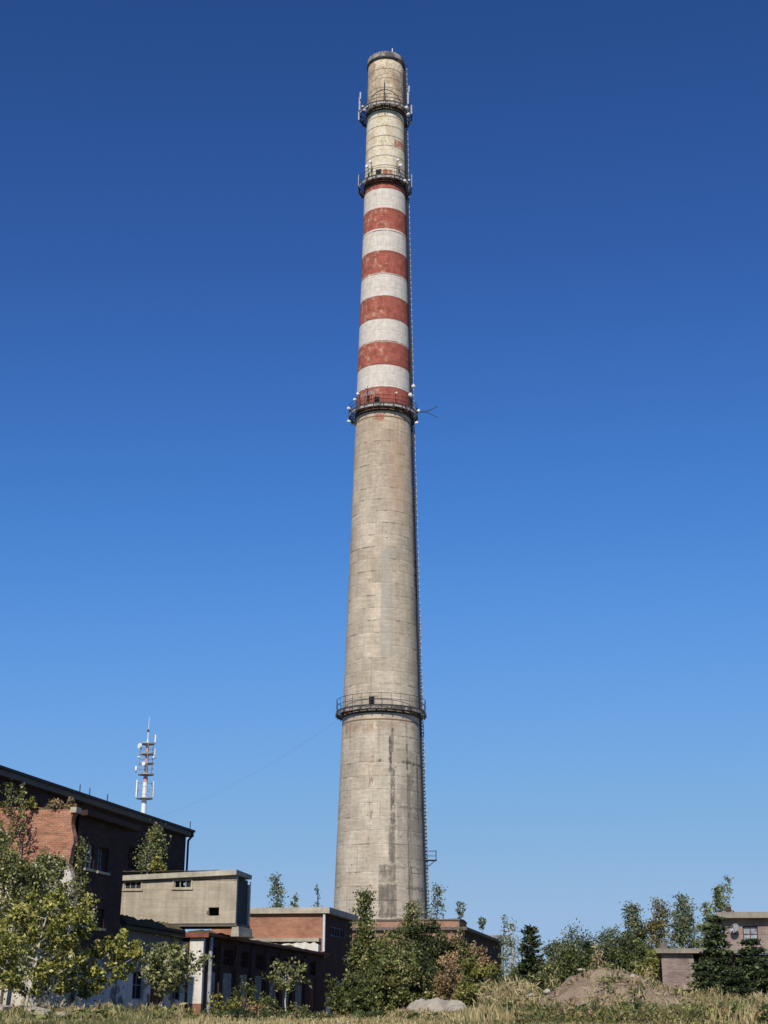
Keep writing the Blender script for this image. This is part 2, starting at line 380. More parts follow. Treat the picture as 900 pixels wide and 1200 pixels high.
bc_ = g.op('PINGPONG', g.op('ADD', z, .3), .27); col = g.mix(g.op('MULTIPLY', g.step(bc_, .02, .06, 1, 0), g.step(g.noise(.9, 4, .65, v=g.vec(arc, g.op('MULTIPLY', z, .6), 12.0)), .5, .68, 0, .4)), col, (.26, .2, .14))
ac_ = g.op('PINGPONG', arc, .55); col = g.mix(g.op('MULTIPLY', g.step(ac_, .02, .06, 1, 0), g.step(g.noise(.8, 4, .65, v=g.vec(arc, g.op('MULTIPLY', z, .4), 21.0)), .48, .68, 0, .5)), col, (.22, .17, .12))
cell = g.noise(1.0, 2, .5, v=g.vec(g.op('MULTIPLY', arc, .45), g.op('MULTIPLY', g.op('FLOOR', g.op('DIVIDE', z, 1.60)), 7.3), 9.0))
col = g.bright(col, cell, .82, 1.14)                                                           # each lift poured a little different
col = g.bright(col, g.noise(2.2, 5, .65, v=cyl), .86, 1.13)
# cream top zone
Zc = zf(205)
top = g.step(z, Zc-.1, Zc+.1)
cream = g.mix(g.step(g.noise(.45, 5, .65, v=cyl), .42, .62), (.76, .67, .50), (.62, .49, .32))
cream = g.bright(cream, g.noise(2.5, 5, .65, v=cyl), .84, 1.14)
cream = g.mix(g.op('MULTIPLY', joint, .75), cream, (.15, .10, .07))
zk = zf(128); wobc = g.op('MULTIPLY', g.op('SUBTRACT', g.noise(1.4, 5, .7, v=cyl), .5), 1.6)
worn = g.op('MULTIPLY', g.step(z, zk-.1, zk+.1), g.step(g.noise(1.1, 6, .7, v=g.vec(arc, g.op('MULTIPLY', z, 1.4), 0.0)), .45, .6))
vz_ = g.t.nodes.new('ShaderNodeTexVoronoi'); vz_.inputs['Scale'].default_value = .5; g.t.links.new(g.vec(g.op('ADD', arc, g.op('MULTIPLY', wobc, 1.2)), g.op('ADD', g.op('MULTIPLY', z, .8), wobc), 0.0), vz_.inputs['Vector'])
sc_ = g.t.nodes.new('ShaderNodeSeparateColor'); g.t.links.new(vz_.outputs['Color'], sc_.inputs[0])
zone = g.step(z, zk-.1, zk+.1)
cream = g.mix(g.op('MULTIPLY', zone, .85), cream, g.ramp(sc_.outputs[0], [(0, (.34, .23, .14)), (.3, (.56, .44, .29)), (.65, (.74, .62, .44)), (.85, (.60, .47, .30)), (1, (.44, .30, .18))]))
cream = g.mix(g.op('MULTIPLY', worn, .5), cream, (.24, .15, .09))
cream = g.bright(cream, g.noise(3.0, 5, .7, v=cyl), .72, 1.2)
cream = g.mix(g.op('MULTIPLY', zone, g.step(g.noise(2.6, 5, .7, v=cyl), .60, .68)), cream, (.10, .075, .055))
cream = g.mix(g.op('MULTIPLY', g.op('MULTIPLY', zone, joint), .6), cream, (.13, .09, .06))
col = g.mix(top, col, cream)
# red and white bands
zb = g.op('ADD', z, g.op('MULTIPLY', g.op('SUBTRACT', g.noise(3, 3, v=cyl), .5), .12))
white = 0.0; Zr = zf(478.5); inb = g.op('MULTIPLY', g.step(z, Zr-.1, Zr+.1), g.step(z, Zc-.1, Zc+.1, 1, 0))
wsum = None
for k in range(0, 10, 2):
    b_ = g.band(zb, bounds[k], bounds[k+1], .05); wsum = b_ if wsum is None else g.op('ADD', wsum, b_)
whitec = g.bright((.70, .62, .525), g.noise(1.3, 6, .65, v=cyl), .82, 1.10)
whitec = g.bright(whitec, stave, .90, 1.05)
whitec = g.mix(g.step(g.noise(1.0, 5, .7, v=g.vec(g.op('MULTIPLY', arc, 2.2), g.op('MULTIPLY', z, .5), 7.0)), .54, .72, 0, .5), whitec, (.42, .33, .24))
whitec = g.mix(g.step(g.noise(2.4, 6, .75, v=cyl), .62, .68, 0, .6), whitec, (.34, .26, .19))
redc = g.bright((.365, .108, .076), g.noise(.9, 6, .68, v=cyl), .66, 1.28)
wornr = g.op('MULTIPLY', g.step(g.noise(.95, 7, .75, v=cyl), .52, .60), g.step(phi, .45, -.1))
redc = g.mix(g.op('MULTIPLY', wornr, .9), redc, (.52, .30, .19))
bc = g.mix(wsum, redc, whitec)
bl = g.op('PINGPONG', g.op('SUBTRACT', zb, bounds[0]), (bounds[9]-bounds[0])/18)
bc = g.mix(g.op('MULTIPLY', g.step(bl, .035, .10, 1, 0), g.step(g.noise(.9, 3, v=cyl), .38, .6, .3, .95)), bc, (.14, .07, .05))
bc = g.mix(g.op('MULTIPLY', g.step(g.noise(2.6, 4, .6, v=cyl), .70, .76), .8), bc, (.2, .13, .09))
col = g.mix(inb, col, bc)
# stains and patches with shapes of their own: (phi0, phi1, z0, z1, colour, strength, edge noise)
def P(px, py):                                       # pixel on the shaft -> angle round it
    zz = zf(py); c = 452.5-(py-70)*.0081; return math.asin(max(-.99, min(.99, (px-c)*depth(py)/FPX/rad(zz))))
wob = g.op('MULTIPLY', g.op('SUBTRACT', g.noise(2.0, 5, .7, v=cyl), .5), 1.0)
phw = g.op('ADD', phi, g.op('MULTIPLY', wob, .10)); zw = g.op('ADD', z, g.op('MULTIPLY', wob, 1.2))
streak = g.step(g.noise(1.0, 6, .75, v=g.vec(g.op('MULTIPLY', arc, 3.0), g.op('MULTIPLY', z, .7), 31.0)), .36, .58, .45, 1.0)
dark = (.085, .075, .06)
for (x0, x1, y0, y1, c, a, gap) in (
        (443.5, 464, 1036, 1075, dark, .62, .3), (444, 463, 1013, 1034, dark, .55, .42), (455, 462.5, 967, 1011, dark, .62, .25), (457, 462.5, 900, 965, dark, .7, .46),
        (455.5, 458.5, 862, 905, (.07, .06, .05), .85, .40), (458, 460.5, 853, 880, (.08, .07, .06), .7, .42), (479, 481.5, 905, 1060, (.16, .12, .08), .6, .46), (476, 490, 950, 980, dark, .28, .45),
        (478, 484, 890, 925, dark, .4, .5), (475, 496, 1038.5, 1041.5, dark, .7, .2), (462, 496, 1014, 1016, dark, .55, .38), (466, 495, 943.5, 946, dark, .75, .32), (470, 495, 890, 893.5, dark, .75, .44), (476.5, 478.5, 870, 1060, dark, .7, .4), (487.5, 489.5, 880, 960, (.2, .13, .08), .7, .4), (465, 492, 920, 1010, (.30, .26, .20), .5, .46), (440, 450, 889, 893, (.10, .08, .06), .8, .48),
        (432, 438, 885, 920, (.22, .13, .08), .6, .53), (432.5, 437, 940, 960, (.22, .13, .08), .6, .5), (429.5, 432.5, 975, 1020, (.22, .15, .1), .5, .52),
        (405, 437, 846, 856, (.33, .19, .10), .55, .45), (440, 485, 846, 852, (.33, .19, .10), .5, .48), (436, 441, 832, 866, (.62, .52, .4), .5, .5),
        (446, 460, 640, 770, (.36, .34, .29), .5, .40), (456, 476, 500, 600, (.47, .29, .18), .45, .35),
        (462, 474, 161, 169, (.36, .12, .07), .85, .38), (449, 460, 198, 204, (.36, .08, .05), .9, .3), (440, 450, 484, 492, (.42, .13, .09), .7, .3)):
    a0, a1 = sorted((P(x0, (y0+y1)/2), P(x1, (y0+y1)/2))); z0_, z1_ = zf(y1), zf(y0)
    msk = g.op('MULTIPLY', g.band(phw, a0, a1, .16 if x1 == 476 else .012), g.band(zw, z0_, z1_, 3.0 if x1 == 476 else .12))
    msk = g.op('MULTIPLY', msk, g.step(g.noise(1.0, 6, .72, v=g.vec(g.op('MULTIPLY', arc, 2.4), g.op('MULTIPLY', z, .8), float(x0))), gap-.06, gap+.06))
    msk = g.op('MULTIPLY', msk, streak)
    col = g.mix(g.op('MULTIPLY', msk, min(.95, a+.14)), col, c)
# rust line below each platform and streaks hanging from it
for py in (842.5, 487.5):
    zz = zf(py)
    col = g.mix(g.band(z, zz-.09, zz+.09, .05), col, (.20, .11, .06))
    st = g.op('MULTIPLY', g.band(z, zz-7, zz, .5), g.step(g.noise(1.0, 2, .5, v=g.vec(g.op('MULTIPLY', arc, 3.0), g.op('MULTIPLY', z, .05), 5.0)), .56, .72))
    col = g.mix(g.op('MULTIPLY', st, g.step(z, zz-6, zz, 0, .55)), col, (.24, .15, .09))
# tie-bolt holes
hv = g.t.nodes.new('ShaderNodeTexVoronoi'); hv.inputs['Scale'].default_value = .55; g.t.links.new(cyl, hv.inputs['Vector'])
col = g.mix(g.op('MULTIPLY', g.step(hv.outputs['Distance'], .04, .075, 1, 0), .6), col, (.08, .06, .05))
g.bump(g.op('ADD', g.noise(1.6, 5, .65, v=cyl), g.op('MULTIPLY', joint, -.8)), .5, .05)
M['shaft'] = g.done(col)

mb = MB(); N = 96; zsn = list(np.linspace(0, ZTOP, 60))
mb.lathe([(rad(q), q) for q in zsn] + [(rad(ZTOP)-.35, ZTOP), (rad(ZTOP)-.35, ZTOP-6)], N)
sh = mb.build('shaft', M['shaft'], chim)
for p in sh.data.polygons: p.use_smooth = True
# cap ring
g = G('sooty_cap', .9, .2); c_ = g.mix(g.step(g.noise(.9, 5, .7), .42, .6), (.13, .12, .105), (.40, .36, .30)); M['cap'] = g.done(g.bright(c_, g.noise(4, 4), .75, 1.2))
rc = 21.6/FPX*depth(72)
cap = MB().lathe([(rad(ZTOP)+.005, ZTOP-.15), (rc, ZTOP+.05), (rc, ZCAP-.12), (rc-.1, ZCAP), (rc-.5, ZCAP), (rc-.5, ZTOP-.5)], N).build('cap_ring', M['cap'], chim)
band = MB().lathe([(rc+.01, ZTOP-.28), (rc+.05, ZTOP-.28), (rc+.05, ZTOP+.02), (rc+.01, ZTOP+.02)], N, closed=True).build('cap_edge_strip', M['steel_dark'], chim)
for a in (.35, -.62): MB().tube((rc*math.sin(a)*.98, -rc*math.cos(a)*.98, ZCAP-.05), (rc*math.sin(a)*.98, -rc*math.cos(a)*.98, ZCAP+.55), .09, .05, 6).build('lightning_rod', M['antenna'] if a > 0 else M['steel_dark'], chim)

def ring_pt(r, a, z): return (r*math.sin(a), -r*math.cos(a), z)
g = G('pale_skirt_plates', .7, .3); M['skirt'] = g.done(g.mix(g.step(g.noise(1.3, 5, .7), .48, .56), (.42, .39, .34), (.10, .085, .07)))
g = G('weathered_skirt_plates', .8, .3); M['skirt_old'] = g.done(g.mix(g.step(g.noise(1.1, 5, .7), .42, .55), (.36, .31, .25), (.10, .085, .075)))
def platform(zd, ro, nseg, rail=1.15, sk=.40, thick=.12):
    """deck ring, brackets and railing of one platform"""
    ri = rad(zd)+.04
    dk = MB().lathe([(ro-.07, zd-thick), (ro, zd-thick), (ro, zd), (ro-.07, zd)], 72, closed=True)     # edge channel and an open grating
    for r_ in np.arange(ri+.10, ro-.10, .145): dk.lathe([(r_, zd-.06), (r_+.035, zd-.06), (r_+.035, zd-.01), (r_, zd-.01)], 72, closed=True)
    dk.lathe([(ri-.03, zd-.30), (ri+.09, zd-.30), (ri+.09, zd), (ri-.03, zd)], 72, closed=True)
    br = MB()
    for i in range(nseg):
        a = 2*math.pi*(i+.5)/nseg
        dk.tube(ring_pt(ri, a, zd-thick*.6), ring_pt(ro-.02, a, zd-thick*.6), .06, n=4)
        br.tube(ring_pt(ro-.05, a, zd-thick-.01), ring_pt(ri+.02, a, zd-.62), .06, n=5)
    d = dk.build('platform', M['platform_deck'], chim)
    br.lathe([(ri-.02, zd-.75), (ri+.08, zd-.75), (ri+.08, zd-.55), (ri-.02, zd-.55)], 72, closed=True)
    for i in range(nseg):
        a = 2*math.pi*i/nseg
        br.tube(ring_pt(ro+.03, a, zd-sk-.12), ring_pt(ro+.03, a, zd+.02), .075, n=4)
    br.build('bracket_ring', M['steel_dark'], d)
    MB().lathe([(ro-.03, zd-sk), (ro-.005, zd-sk), (ro-.005, zd-thick-.005), (ro-.03, zd-thick-.005)], 72, closed=True).build('skirt_plates', M['skirt_old' if rail > 1.3 else 'skirt'], d)
    ra = MB()
    for i in range(nseg):
        a = 2*math.pi*i/nseg
        ra.tube(ring_pt(ro-.03, a, zd-.05), ring_pt(ro-.03, a, zd+rail), .035, n=4)
    for hh in (rail, rail*.52):
        pts = [ring_pt(ro-.03, 2*math.pi*i/72, zd+hh) for i in range(73)]
        ra.path(pts, .032, 4)
    ra.lathe([(ro-.045, zd), (ro-.015, zd), (ro-.015, zd+.12), (ro-.045, zd+.12)], 72, closed=True)
    ra.build('railing', M['steel_dark'], d)
    return d, ri
g = G('grimy_platform_steel', .8, .3); M['platform_deck'] = g.done(g.mix(g.step(g.noise(1.2, 5), .4, .6), (.05, .045, .042), (.12, .10, .085)))
def ro_of(py, halfpx): return halfpx/FPX*depth(py)
plats = {}
for key, py, half, n in (('p4', 836.5, 52.6, 28), ('p3', 487.5, 40.3, 22), ('p2', 221, 31.2, 18), ('p1', 136, 31.0, 18)):
    zd = cz(py); plats[key] = (zd, ro_of(py, half), *platform(zd, ro_of(py, half), n, 1.5 if key == 'p4' else 1.15))
# louvred doors onto the platforms
def hatch(px, py, wpx, hpx):
    zz = zf(py); a = P(px, py); r = rad(zz); k = depth(py)/FPX; wd = wpx*k; hh = hpx*k/math.cos(R(8))
    fr = MB(); pn = MB()
    def q(u, dv, w_): # local tangent frame
        t = Vector((math.cos(a), math.sin(a), 0)); n_ = Vector((math.sin(a), -math.cos(a), 0))
        return n_*(r+w_) + t*u + Vector((0, 0, zz+dv))
    def bx(m, u0, u1, v0, v1, w0, w1):
        m.hexa([q(u0,v0,w1),q(u1,v0,w1),q(u1,v0,w0),q(u0,v0,w0),q(u0,v1,w1),q(u1,v1,w1),q(u1,v1,w0),q(u0,v1,w0)])
    t_ = .09
    bx(pn, -wd/2+t_, wd/2-t_, -hh/2+t_, hh/2-t_, -.2, .05)
    for sgn in (-1, 1): bx(fr, sgn*wd/2-t_ if sgn > 0 else -wd/2, sgn*wd/2 if sgn > 0 else -wd/2+t_, -hh/2, hh/2, -.2, .12)
    bx(fr, -wd/2+t_, wd/2-t_, hh/2-t_, hh/2, -.2, .12); bx(fr, -wd/2+t_, wd/2-t_, -hh/2, -hh/2+t_, -.2, .12)
    for k_ in (-.18, .18): bx(fr, -wd/2+t_, wd/2-t_, hh*k_-.04, hh*k_+.04, .05, .10)
    d = fr.build('door_frame', M['steel_dark'], chim); pn.build('door_panel', M['black_void'], d)
hatch(435.8, 821, 6.4, 9.5); hatch(442, 469, 6.2, 8.5); hatch(444, 200.5, 6.5, 5)
# small hood below the middle
zz = zf(628.5); a = P(452.5, 628.5); r = rad(zz)
MB().tube(ring_pt(r-.1, a, zz), ring_pt(r+.14, a, zz-.05), .15, .10, 7).build('vent_hood', M['antenna'], chim)

# ladder with its cage up the right-hand side
LA = R(93)
lad = MB(); cage = MB(); t_ = Vector((math.cos(LA), math.sin(LA), 0)); n_ = Vector((math.sin(LA), -math.cos(LA), 0))
def lp(z_, u, wv): return n_*(rad(z_)+wv) + t_*u + Vector((0, 0, z_))
zl = np.arange(3, ZCAP+.6, 3.0)
for i in range(len(zl)-1):
    for sgn in (-.24, .24):
        lad.tube(lp(zl[i], sgn, .15), lp(zl[i+1], sgn, .15), .035, n=4)
        lad.tube(lp(zl[i], sgn, -.05), lp(zl[i], sgn, .15), .03, n=4)
for z_ in np.arange(3.2, ZCAP+.4, .33): lad.tube(lp(z_, -.24, .15), lp(z_, .24, .15), .018, n=4)
ld = lad.build('ladder', M['steel_dark'], chim)
for z_ in np.arange(5.5, ZCAP-.6, .42):
    pts = [lp(z_, -.24, .15)] + [lp(z_, .36*math.sin(q), .18+.33*math.cos(q)) for q in np.linspace(-1.5, 1.5, 7)] + [lp(z_, .24, .15)]
    cage.path(pts, .045, 4)
for q in np.linspace(-1.3, 1.3, 5):
    w_ = .18+.33*math.cos(q); u_ = .36*math.sin(q)
    for i in range(len(zl)-1): cage.tube(lp(zl[i], u_, w_), lp(zl[i+1], u_, w_), .024, n=4)
cage.build('safety_cage', M['steel_dark'], ld)
cl = MB()                                            # cable run clipped along the ladder with pale clips
q_ = []; rr = []
for z_ in np.arange(6, ZCAP-1, .84): q_ += [lp(z_, -.26, .47), lp(z_+.02, -.26, .47), lp(z_+.27, -.26, .47), lp(z_+.29, -.26, .47)]; rr += [.012, .030, .030, .012]
cl.path(q_, rr, 5)
cl.build('conduit', M['antenna'], ld)
cb = MB()
for u_ in (-.08, .12, -.28, -.44, -.6):
    for i in range(len(zl)-1):
        cb.tube(lp(zl[i], u_, .09), lp(zl[i+1], u_+random.uniform(-.02, .02), .09), .085, n=5)
cb.build('cables', M['steel_dark'], ld)
# the dark cable loops and brackets left of the ladder just under the third platform
lo = MB()
for i in range(34):
    z_ = zf(505)-i*.62; a_ = LA-.30+random.uniform(-.07, .05); r = rad(z_)
    lo.tube(ring_pt(r+.08, a_, z_), ring_pt(r+.10, a_+random.uniform(.02, .14), z_-random.uniform(.2, .8)), .05, n=4)
    lo.tube(ring_pt(r-.02, a_, z_), ring_pt(r+.22, a_, z_), .04, n=4); lo.tube(ring_pt(r+.1, LA-.3, z_+.1), ring_pt(rad(z_-.7)+.1, LA-.3, z_-.7), .04, n=4); lo.tube(ring_pt(r+.1, LA-.3, z_), ring_pt(r+.1, a_, z_), .04, n=4)
lo.build('cable_bracket', M['steel_dark'], ld)
# small landing low on the ladder
zz = cz(1007); la = MB(); q0 = .25; q1 = 1.55
def lq(u, wv, dz): return n_*(rad(zz)+wv) + t_*u + Vector((0, 0, zz+dz))
lf = MB().hexa([lq(-.5,q0,-.1),lq(-.5,q1,-.1),lq(.6,q1,-.1),lq(.6,q0,-.1),lq(-.5,q0,0),lq(-.5,q1,0),lq(.6,q1,0),lq(.6,q0,0)]).build('landing', M['steel_dark'], chim)
for u in (-.5, .6):
    la.tube(lq(u, q1-.05, 0), lq(u, q1-.05, 1.05), .035, n=4); la.tube(lq(u, q0, 1.0), lq(u, q1-.05, 1.05), .03, n=4); la.tube(lq(u, q0, .5), lq(u, q1-.05, .5), .025, n=4)
    la.tube(lq(u, q1-.2, -.1), lq(u, 0, -1.2), .05, n=4)
la.tube(lq(-.5, q1-.05, 1.05), lq(.6, q1-.05, 1.05), .03, n=4)
la.build('railing', M['steel_dark'], lf)

# aerials: parts of the platform they are bolted to
def drum(key, px, dz, s, out=.15):
    zd, ro, d, ri = plats[key]; py = {'p4': 836.5, 'p3': 487.5, 'p2': 221, 'p1': 136}[key]
    c = 452.5-(py-70)*.0081; a = math.asin(max(-.999, min(.999, (px-c)/FPX*depth(py)/ro)))
    m = MB(); p = Vector(ring_pt(ro+out, a, zd+dz)); n2 = Vector((math.sin(a), -math.cos(a), 0))
    s *= .78; m.tube(p-n2*.16, p+n2*.1, s*.85, s, 12); m.tube(p+n2*.1, p+n2*.2, s, s*.5, 12); m.tube(p-n2*.3, p-n2*.14, .07, n=5)
    MB().tube(p-n2*.3+Vector((0, 0, -dz)), p-n2*.3+Vector((0, 0, .4)), .045, n=5).build('antenna_post', M['steel_dark'], d)
    m.build('dish_antenna', M['antenna'], d)
def panel(key, px, dz0, dz1, wd=.22):
    zd, ro, d, ri = plats[key]; py = {'p4': 836.5, 'p3': 487.5, 'p2': 221, 'p1': 136}[key]
    c = 452.5-(py-70)*.0081; a = math.asin(max(-.999, min(.999, (px-c)/FPX*depth(py)/(ro+.1))))
    p = Vector(ring_pt(ro+.1, a, zd)); m = MB()
    m.box(p.x-wd/2, p.x+wd/2, p.y-.1, p.y+.1, p.z+dz0, p.z+dz1); m.tube(p+Vector((0, .2, -.3)), p+Vector((0, .2, dz1+.3)), .045, n=5)
    m.build('panel_antenna', M['steel_grey'], d)
for px, dz, s in ((409.8, .6, .30), (410.2, -1.3, .27), (417, 1.1, .26), (420.5, 1.7, .27), (463.5, 1.4, .2), (479.5, 1.7, .40), (483, 3.2, .34), (489.3, .6, .36), (487, -1.6, .30), (430, 2.2, .2)): drum('p3', px, dz, s)
for px, dz, s in ((430, 1.8, .33), (434, 2.3, .32), (466, 2.5, .28), (469, 1.8, .36), (474, -.3, .28), (479, .3, .2)): drum('p2', px, dz, s, .0)
for px, dz, s in ((427.5, -.6, .2), (476, -.2, .32), (478.5, -1.0, .3), (425.5, .2, .2)): drum('p1', px, dz, s, .0)
for px, a0, a1 in ((421.3, .2, 2.3), (420.7, -1.2, .2), (478, .5, 2.4), (482, -.5, .9), (479, 2.6, 3.6), (422.3, 1.8, 2.9)): panel('p1', px, a0, a1, .2)
for px, a0, a1 in ((420.3, -.2, 1.4), (482.3, -.4, 1.6)): panel('p2', px, a0, a1, .1)
zd, ro, d, ri = plats['p3']                          # V-shaped mast arm pointing right, yagi on the left rail
ar = MB(); e0 = Vector(ring_pt(ro, R(84), zd+.4)); e1 = e0+Vector((1.2, .1, .05))
ar.tube(e0, e1, .06, n=5); ar.tube(e1, e1+Vector((1.45, 0, .85)), .045, n=5); ar.tube(e1, e1+Vector((1.4, -.2, -.85)), .045, n=5); ar.tube(e0+Vector((.2, 0, .05)), e1+Vector((.6, 0, .35)), .03, n=4)
ar.build('aerial_arm', M['steel_dark'], d)
yg = MB(); y0 = Vector(ring_pt(ro-.05, R(-42), zd+1.25)); y1 = Vector(ring_pt(ro-.05, R(-14), zd+1.75))
yg.tube(y0, y1, .05, n=5)
for i in range(8):
    p = y0.lerp(y1, (i+.5)/8); yg.tube(p+Vector((0, -.3, -.38)), p+Vector((0, .3, .38)), .035, n=4); yg.tube(p+Vector((-.1, -.3, .25)), p+Vector((.1, .3, -.25)), .03, n=4)
yg.build('yagi_antenna', M['steel_grey'], d)
zd, ro, d, ri = plats['p1']
MB().tube(ring_pt(ro-.3, R(-4), zd-1.0), ring_pt(rad(zd)+.3, R(-4), zd+4.0), .07, .04, 5).build('whip_antenna', M['steel_dark'], d)
dg = MB()                                            # sagging guy lines on the upper drum
for s_ in (-1, 1): dg.path([ring_pt(rad(zd+2.6-1.6*t*t)+.06, R(-4)+s_*t*1.1, zd+2.6-1.6*t*t) for t in np.linspace(0, 1, 8)], .03, 4)
dg.build('stay_wire', M['steel_dark'], d)

# ================================================================== telecom mast
YM = 216.0
pm = at(168.3, 950, YM); mast = empty('telecom_mast', (pm.x, YM, gz(pm.x, YM)))
tag(mast, 'slender red and white telecom mast with round platforms rising behind dark roof', 'mast')
k = YM/FPX; GM = gz(pm.x, YM)
def mz(py): return zat(170, py, YM) - GM
g = G('red_white_mast_paint', .5, .3)
zt = g.z; rz = g.band(zt, mz(917), mz(872), .1)
M['mast'] = g.done(g.mix(rz, (.80, .80, .79), g.mix(g.band(zt, mz(905), mz(895), .1), (.60, .30, .29), (.74, .62, .60))))
MB().tube((0, 0, 0), (0, 0, mz(912)), .46, .36, 16).tube((0, 0, mz(912)), (0, 0, mz(873)), .30, .26, 16).build('pole', M['mast'], mast)
MB().tube((0, 0, mz(873)), (0, 0, mz(866)), .26, .08, 10).tube((0, 0, mz(866)), (0, 0, mz(855)), .08, .07, 6).tube((0, 0, mz(855)), (.04, 0, mz(840)), .045, .03, 6).build('spire', M['antenna'], mast)
MB().tube((0, 0, mz(857.5)), (0, 0, mz(855)), .16, .16, 8).build('obstruction_light', M['steel_dark'], mast)
for py, r_ in ((935, 1.2), (907, 1.17), (894, 1.08), (883, 1.08), (871, 1.08)):
    zz = mz(py); f_ = MB().lathe([(.2, zz-.16), (r_, zz-.16), (r_, zz), (.2, zz)], 24, closed=True).build('platform', M['steel_grey'], mast)
rl = MB()
for a_ in range(0, 360, 60):
    for z0_, z1_, r_ in ((935, 917, 1.15), (907, 871, 1.05)): rl.tube(ring_pt(r_, R(a_+75), mz(z0_)), ring_pt(r_, R(a_+75), mz(z1_)), .045, n=4)
for py, r_ in ((926, 1.15), (917, 1.15), (901, 1.05), (889, 1.05), (877, 1.05)): rl.path([ring_pt(r_, 2*math.pi*i/20, mz(py)) for i in range(21)], .03, 4)
rl.build('railing', M['steel_grey'], mast)
for x_, z0_, z1_ in ((-1.2, 934, 914), (1.2, 934, 916), (1.12, 870, 861), (1.12, 885, 877)):
    MB().box(x_-.09, x_+.09, -.12, .12, mz(z0_), mz(z1_)).build('panel_antenna', M['antenna'], mast)
MB().tube((0, 0, mz(863.5)), (1.1, 0, mz(862.5)), .04, n=5).tube((1.1, 0, mz(862.5)), (1.1, 0, mz(871)), .05, n=5).build('aerial_arm', M['steel_grey'], mast)
for x_, y_, py, s in ((-1.45, -.3, 902, .50), (-1.0, -.9, 875.5, .42), (-.2, -1.2, 896.5, .3), (1.15, -.4, 888, .22), (-1.15, -.6, 888, .14)):
    v = Vector((x_, y_, 0)).normalized(); p = Vector((x_, y_, mz(py)))
    MB().tube(p-v*.1, p+v*.12, s, s*.92, 14).tube(p-v*.25, p-v*.08, .1, s, 14).build('dish_antenna', M['antenna'], mast)

# ================================================================== buildings
def house(fr, name, label, cat): return tag(empty(name, (fr.o.x, fr.o.y, 0), -fr.th), label, cat)
def win(parent, axis, plane, inward, u0, u1, z0, z1, nv=1, nh=0, fm='wood_grey', gm='glass', d=.14, t=.06, name='window', broken=()):
    """a window set back in its opening: frame with bars, the panes a sub-part"""
    m = MB()
    def bx(mm, a, b, c, e, f0, f1):
        p, q = sorted((plane+inward*f0, plane+inward*f1))
        mm.box(a, b, p, q, c, e) if axis == 'x' else mm.box(p, q, a, b, c, e)
    g_ = .004
    bx(m, u0+g_, u0+t, z0+g_, z1-g_, d-.04, d+.04); bx(m, u1-t, u1-g_, z0+g_, z1-g_, d-.04, d+.04)
    bx(m, u0+t, u1-t, z1-t, z1-g_, d-.04, d+.04); bx(m, u0+t, u1-t, z0+g_, z0+t, d-.04, d+.04)
    for i in range(nv): u = u0+(u1-u0)*(i+1)/(nv+1); bx(m, u-t*.4, u+t*.4, z0+t, z1-t, d-.035, d+.035)
    for i in range(nh): z = z0+(z1-z0)*(i+1)/(nh+1); bx(m, u0+t, u1-t, z-t*.35, z+t*.35, d-.03, d+.03)
    w_ = m.build(name, M[fm], parent)
    p = MB(); n = nv+1
    for i in range(n):
        if i in broken: continue
        bx(p, u0+(u1-u0)*i/n+.01, u0+(u1-u0)*(i+1)/n-.01, z0+.01, z1-.01, d+.005, d+.012)
    if p.v: p.build('pane', M[gm], w_)
    return w_
def boards(parent, axis, plane, inward, u0, u1, z0, z1, n, mat, d=.1, name='boarded_door'):
    m = MB()
    for i in range(n):
        a = u0+.01+(u1-u0-.02)*i/n; b = u0+.01+(u1-u0-.02)*(i+1)/n-.02; j = random.uniform(-.02, .02); top = z1-.01-random.random()*.05
        p, q = sorted((plane+inward*(d+j), plane+inward*(d+j+.05)))
        m.box(a, b, p, q, z0, top) if axis == 'x' else m.box(p, q, a, b, z0, top)
    p, q = sorted((plane+inward*(d+.03), plane+inward*(d+.09)))
    for z in (z0+.25*(z1-z0), z0+.8*(z1-z0)): m.box(u0+.012, u1-.012, p, q, z-.06, z+.06) if axis == 'x' else m.box(p, q, u0+.012, u1-.012, z-.06, z+.06)
    return m.build(name, M[mat], parent)
def ragged(parent, name, mat, x0, x1, y0, y1, z, hmin, hmax, along='y', seg=.35):
    """one connected crumbly strip: moss, litter and broken edge on a roof"""
    m = MB(); L_ = (y1-y0) if along == 'y' else (x1-x0); n = max(2, int(L_/seg)); P_ = []
    for i in range(n+1):
        t = i/n; h = hmin+(hmax-hmin)*random.random()**2
        P_.append(((x0, y0+(y1-y0)*t, z), (x0, y0+(y1-y0)*t, z+h*.7), ((x0+x1)/2, y0+(y1-y0)*t, z+h), (x1, y0+(y1-y0)*t, z)) if along == 'y' else
                  ((x0+(x1-x0)*t, y0, z), (x0+(x1-x0)*t, y0, z+h*.7), (x0+(x1-x0)*t, (y0+y1)/2, z+h), (x0+(x1-x0)*t, y1, z)))
    v = [p for q in P_ for p in q]; f = [(4*i+j, 4*i+j+1, 4*i+5+j, 4*i+4+j) for i in range(n) for j in range(3)] + [(0, 1, 2, 3), (4*n+3, 4*n+2, 4*n+1, 4*n)]
    m.add(v, f); return m.build(name, M[mat], parent)
g = G('mossy_roof_litter', .95, .05); M['moss'] = g.done(g.mix(g.step(g.noise(2.5, 6, .7), .42, .6), (.10, .075, .05), (.10, .10, .04)))
ZB0 = .5

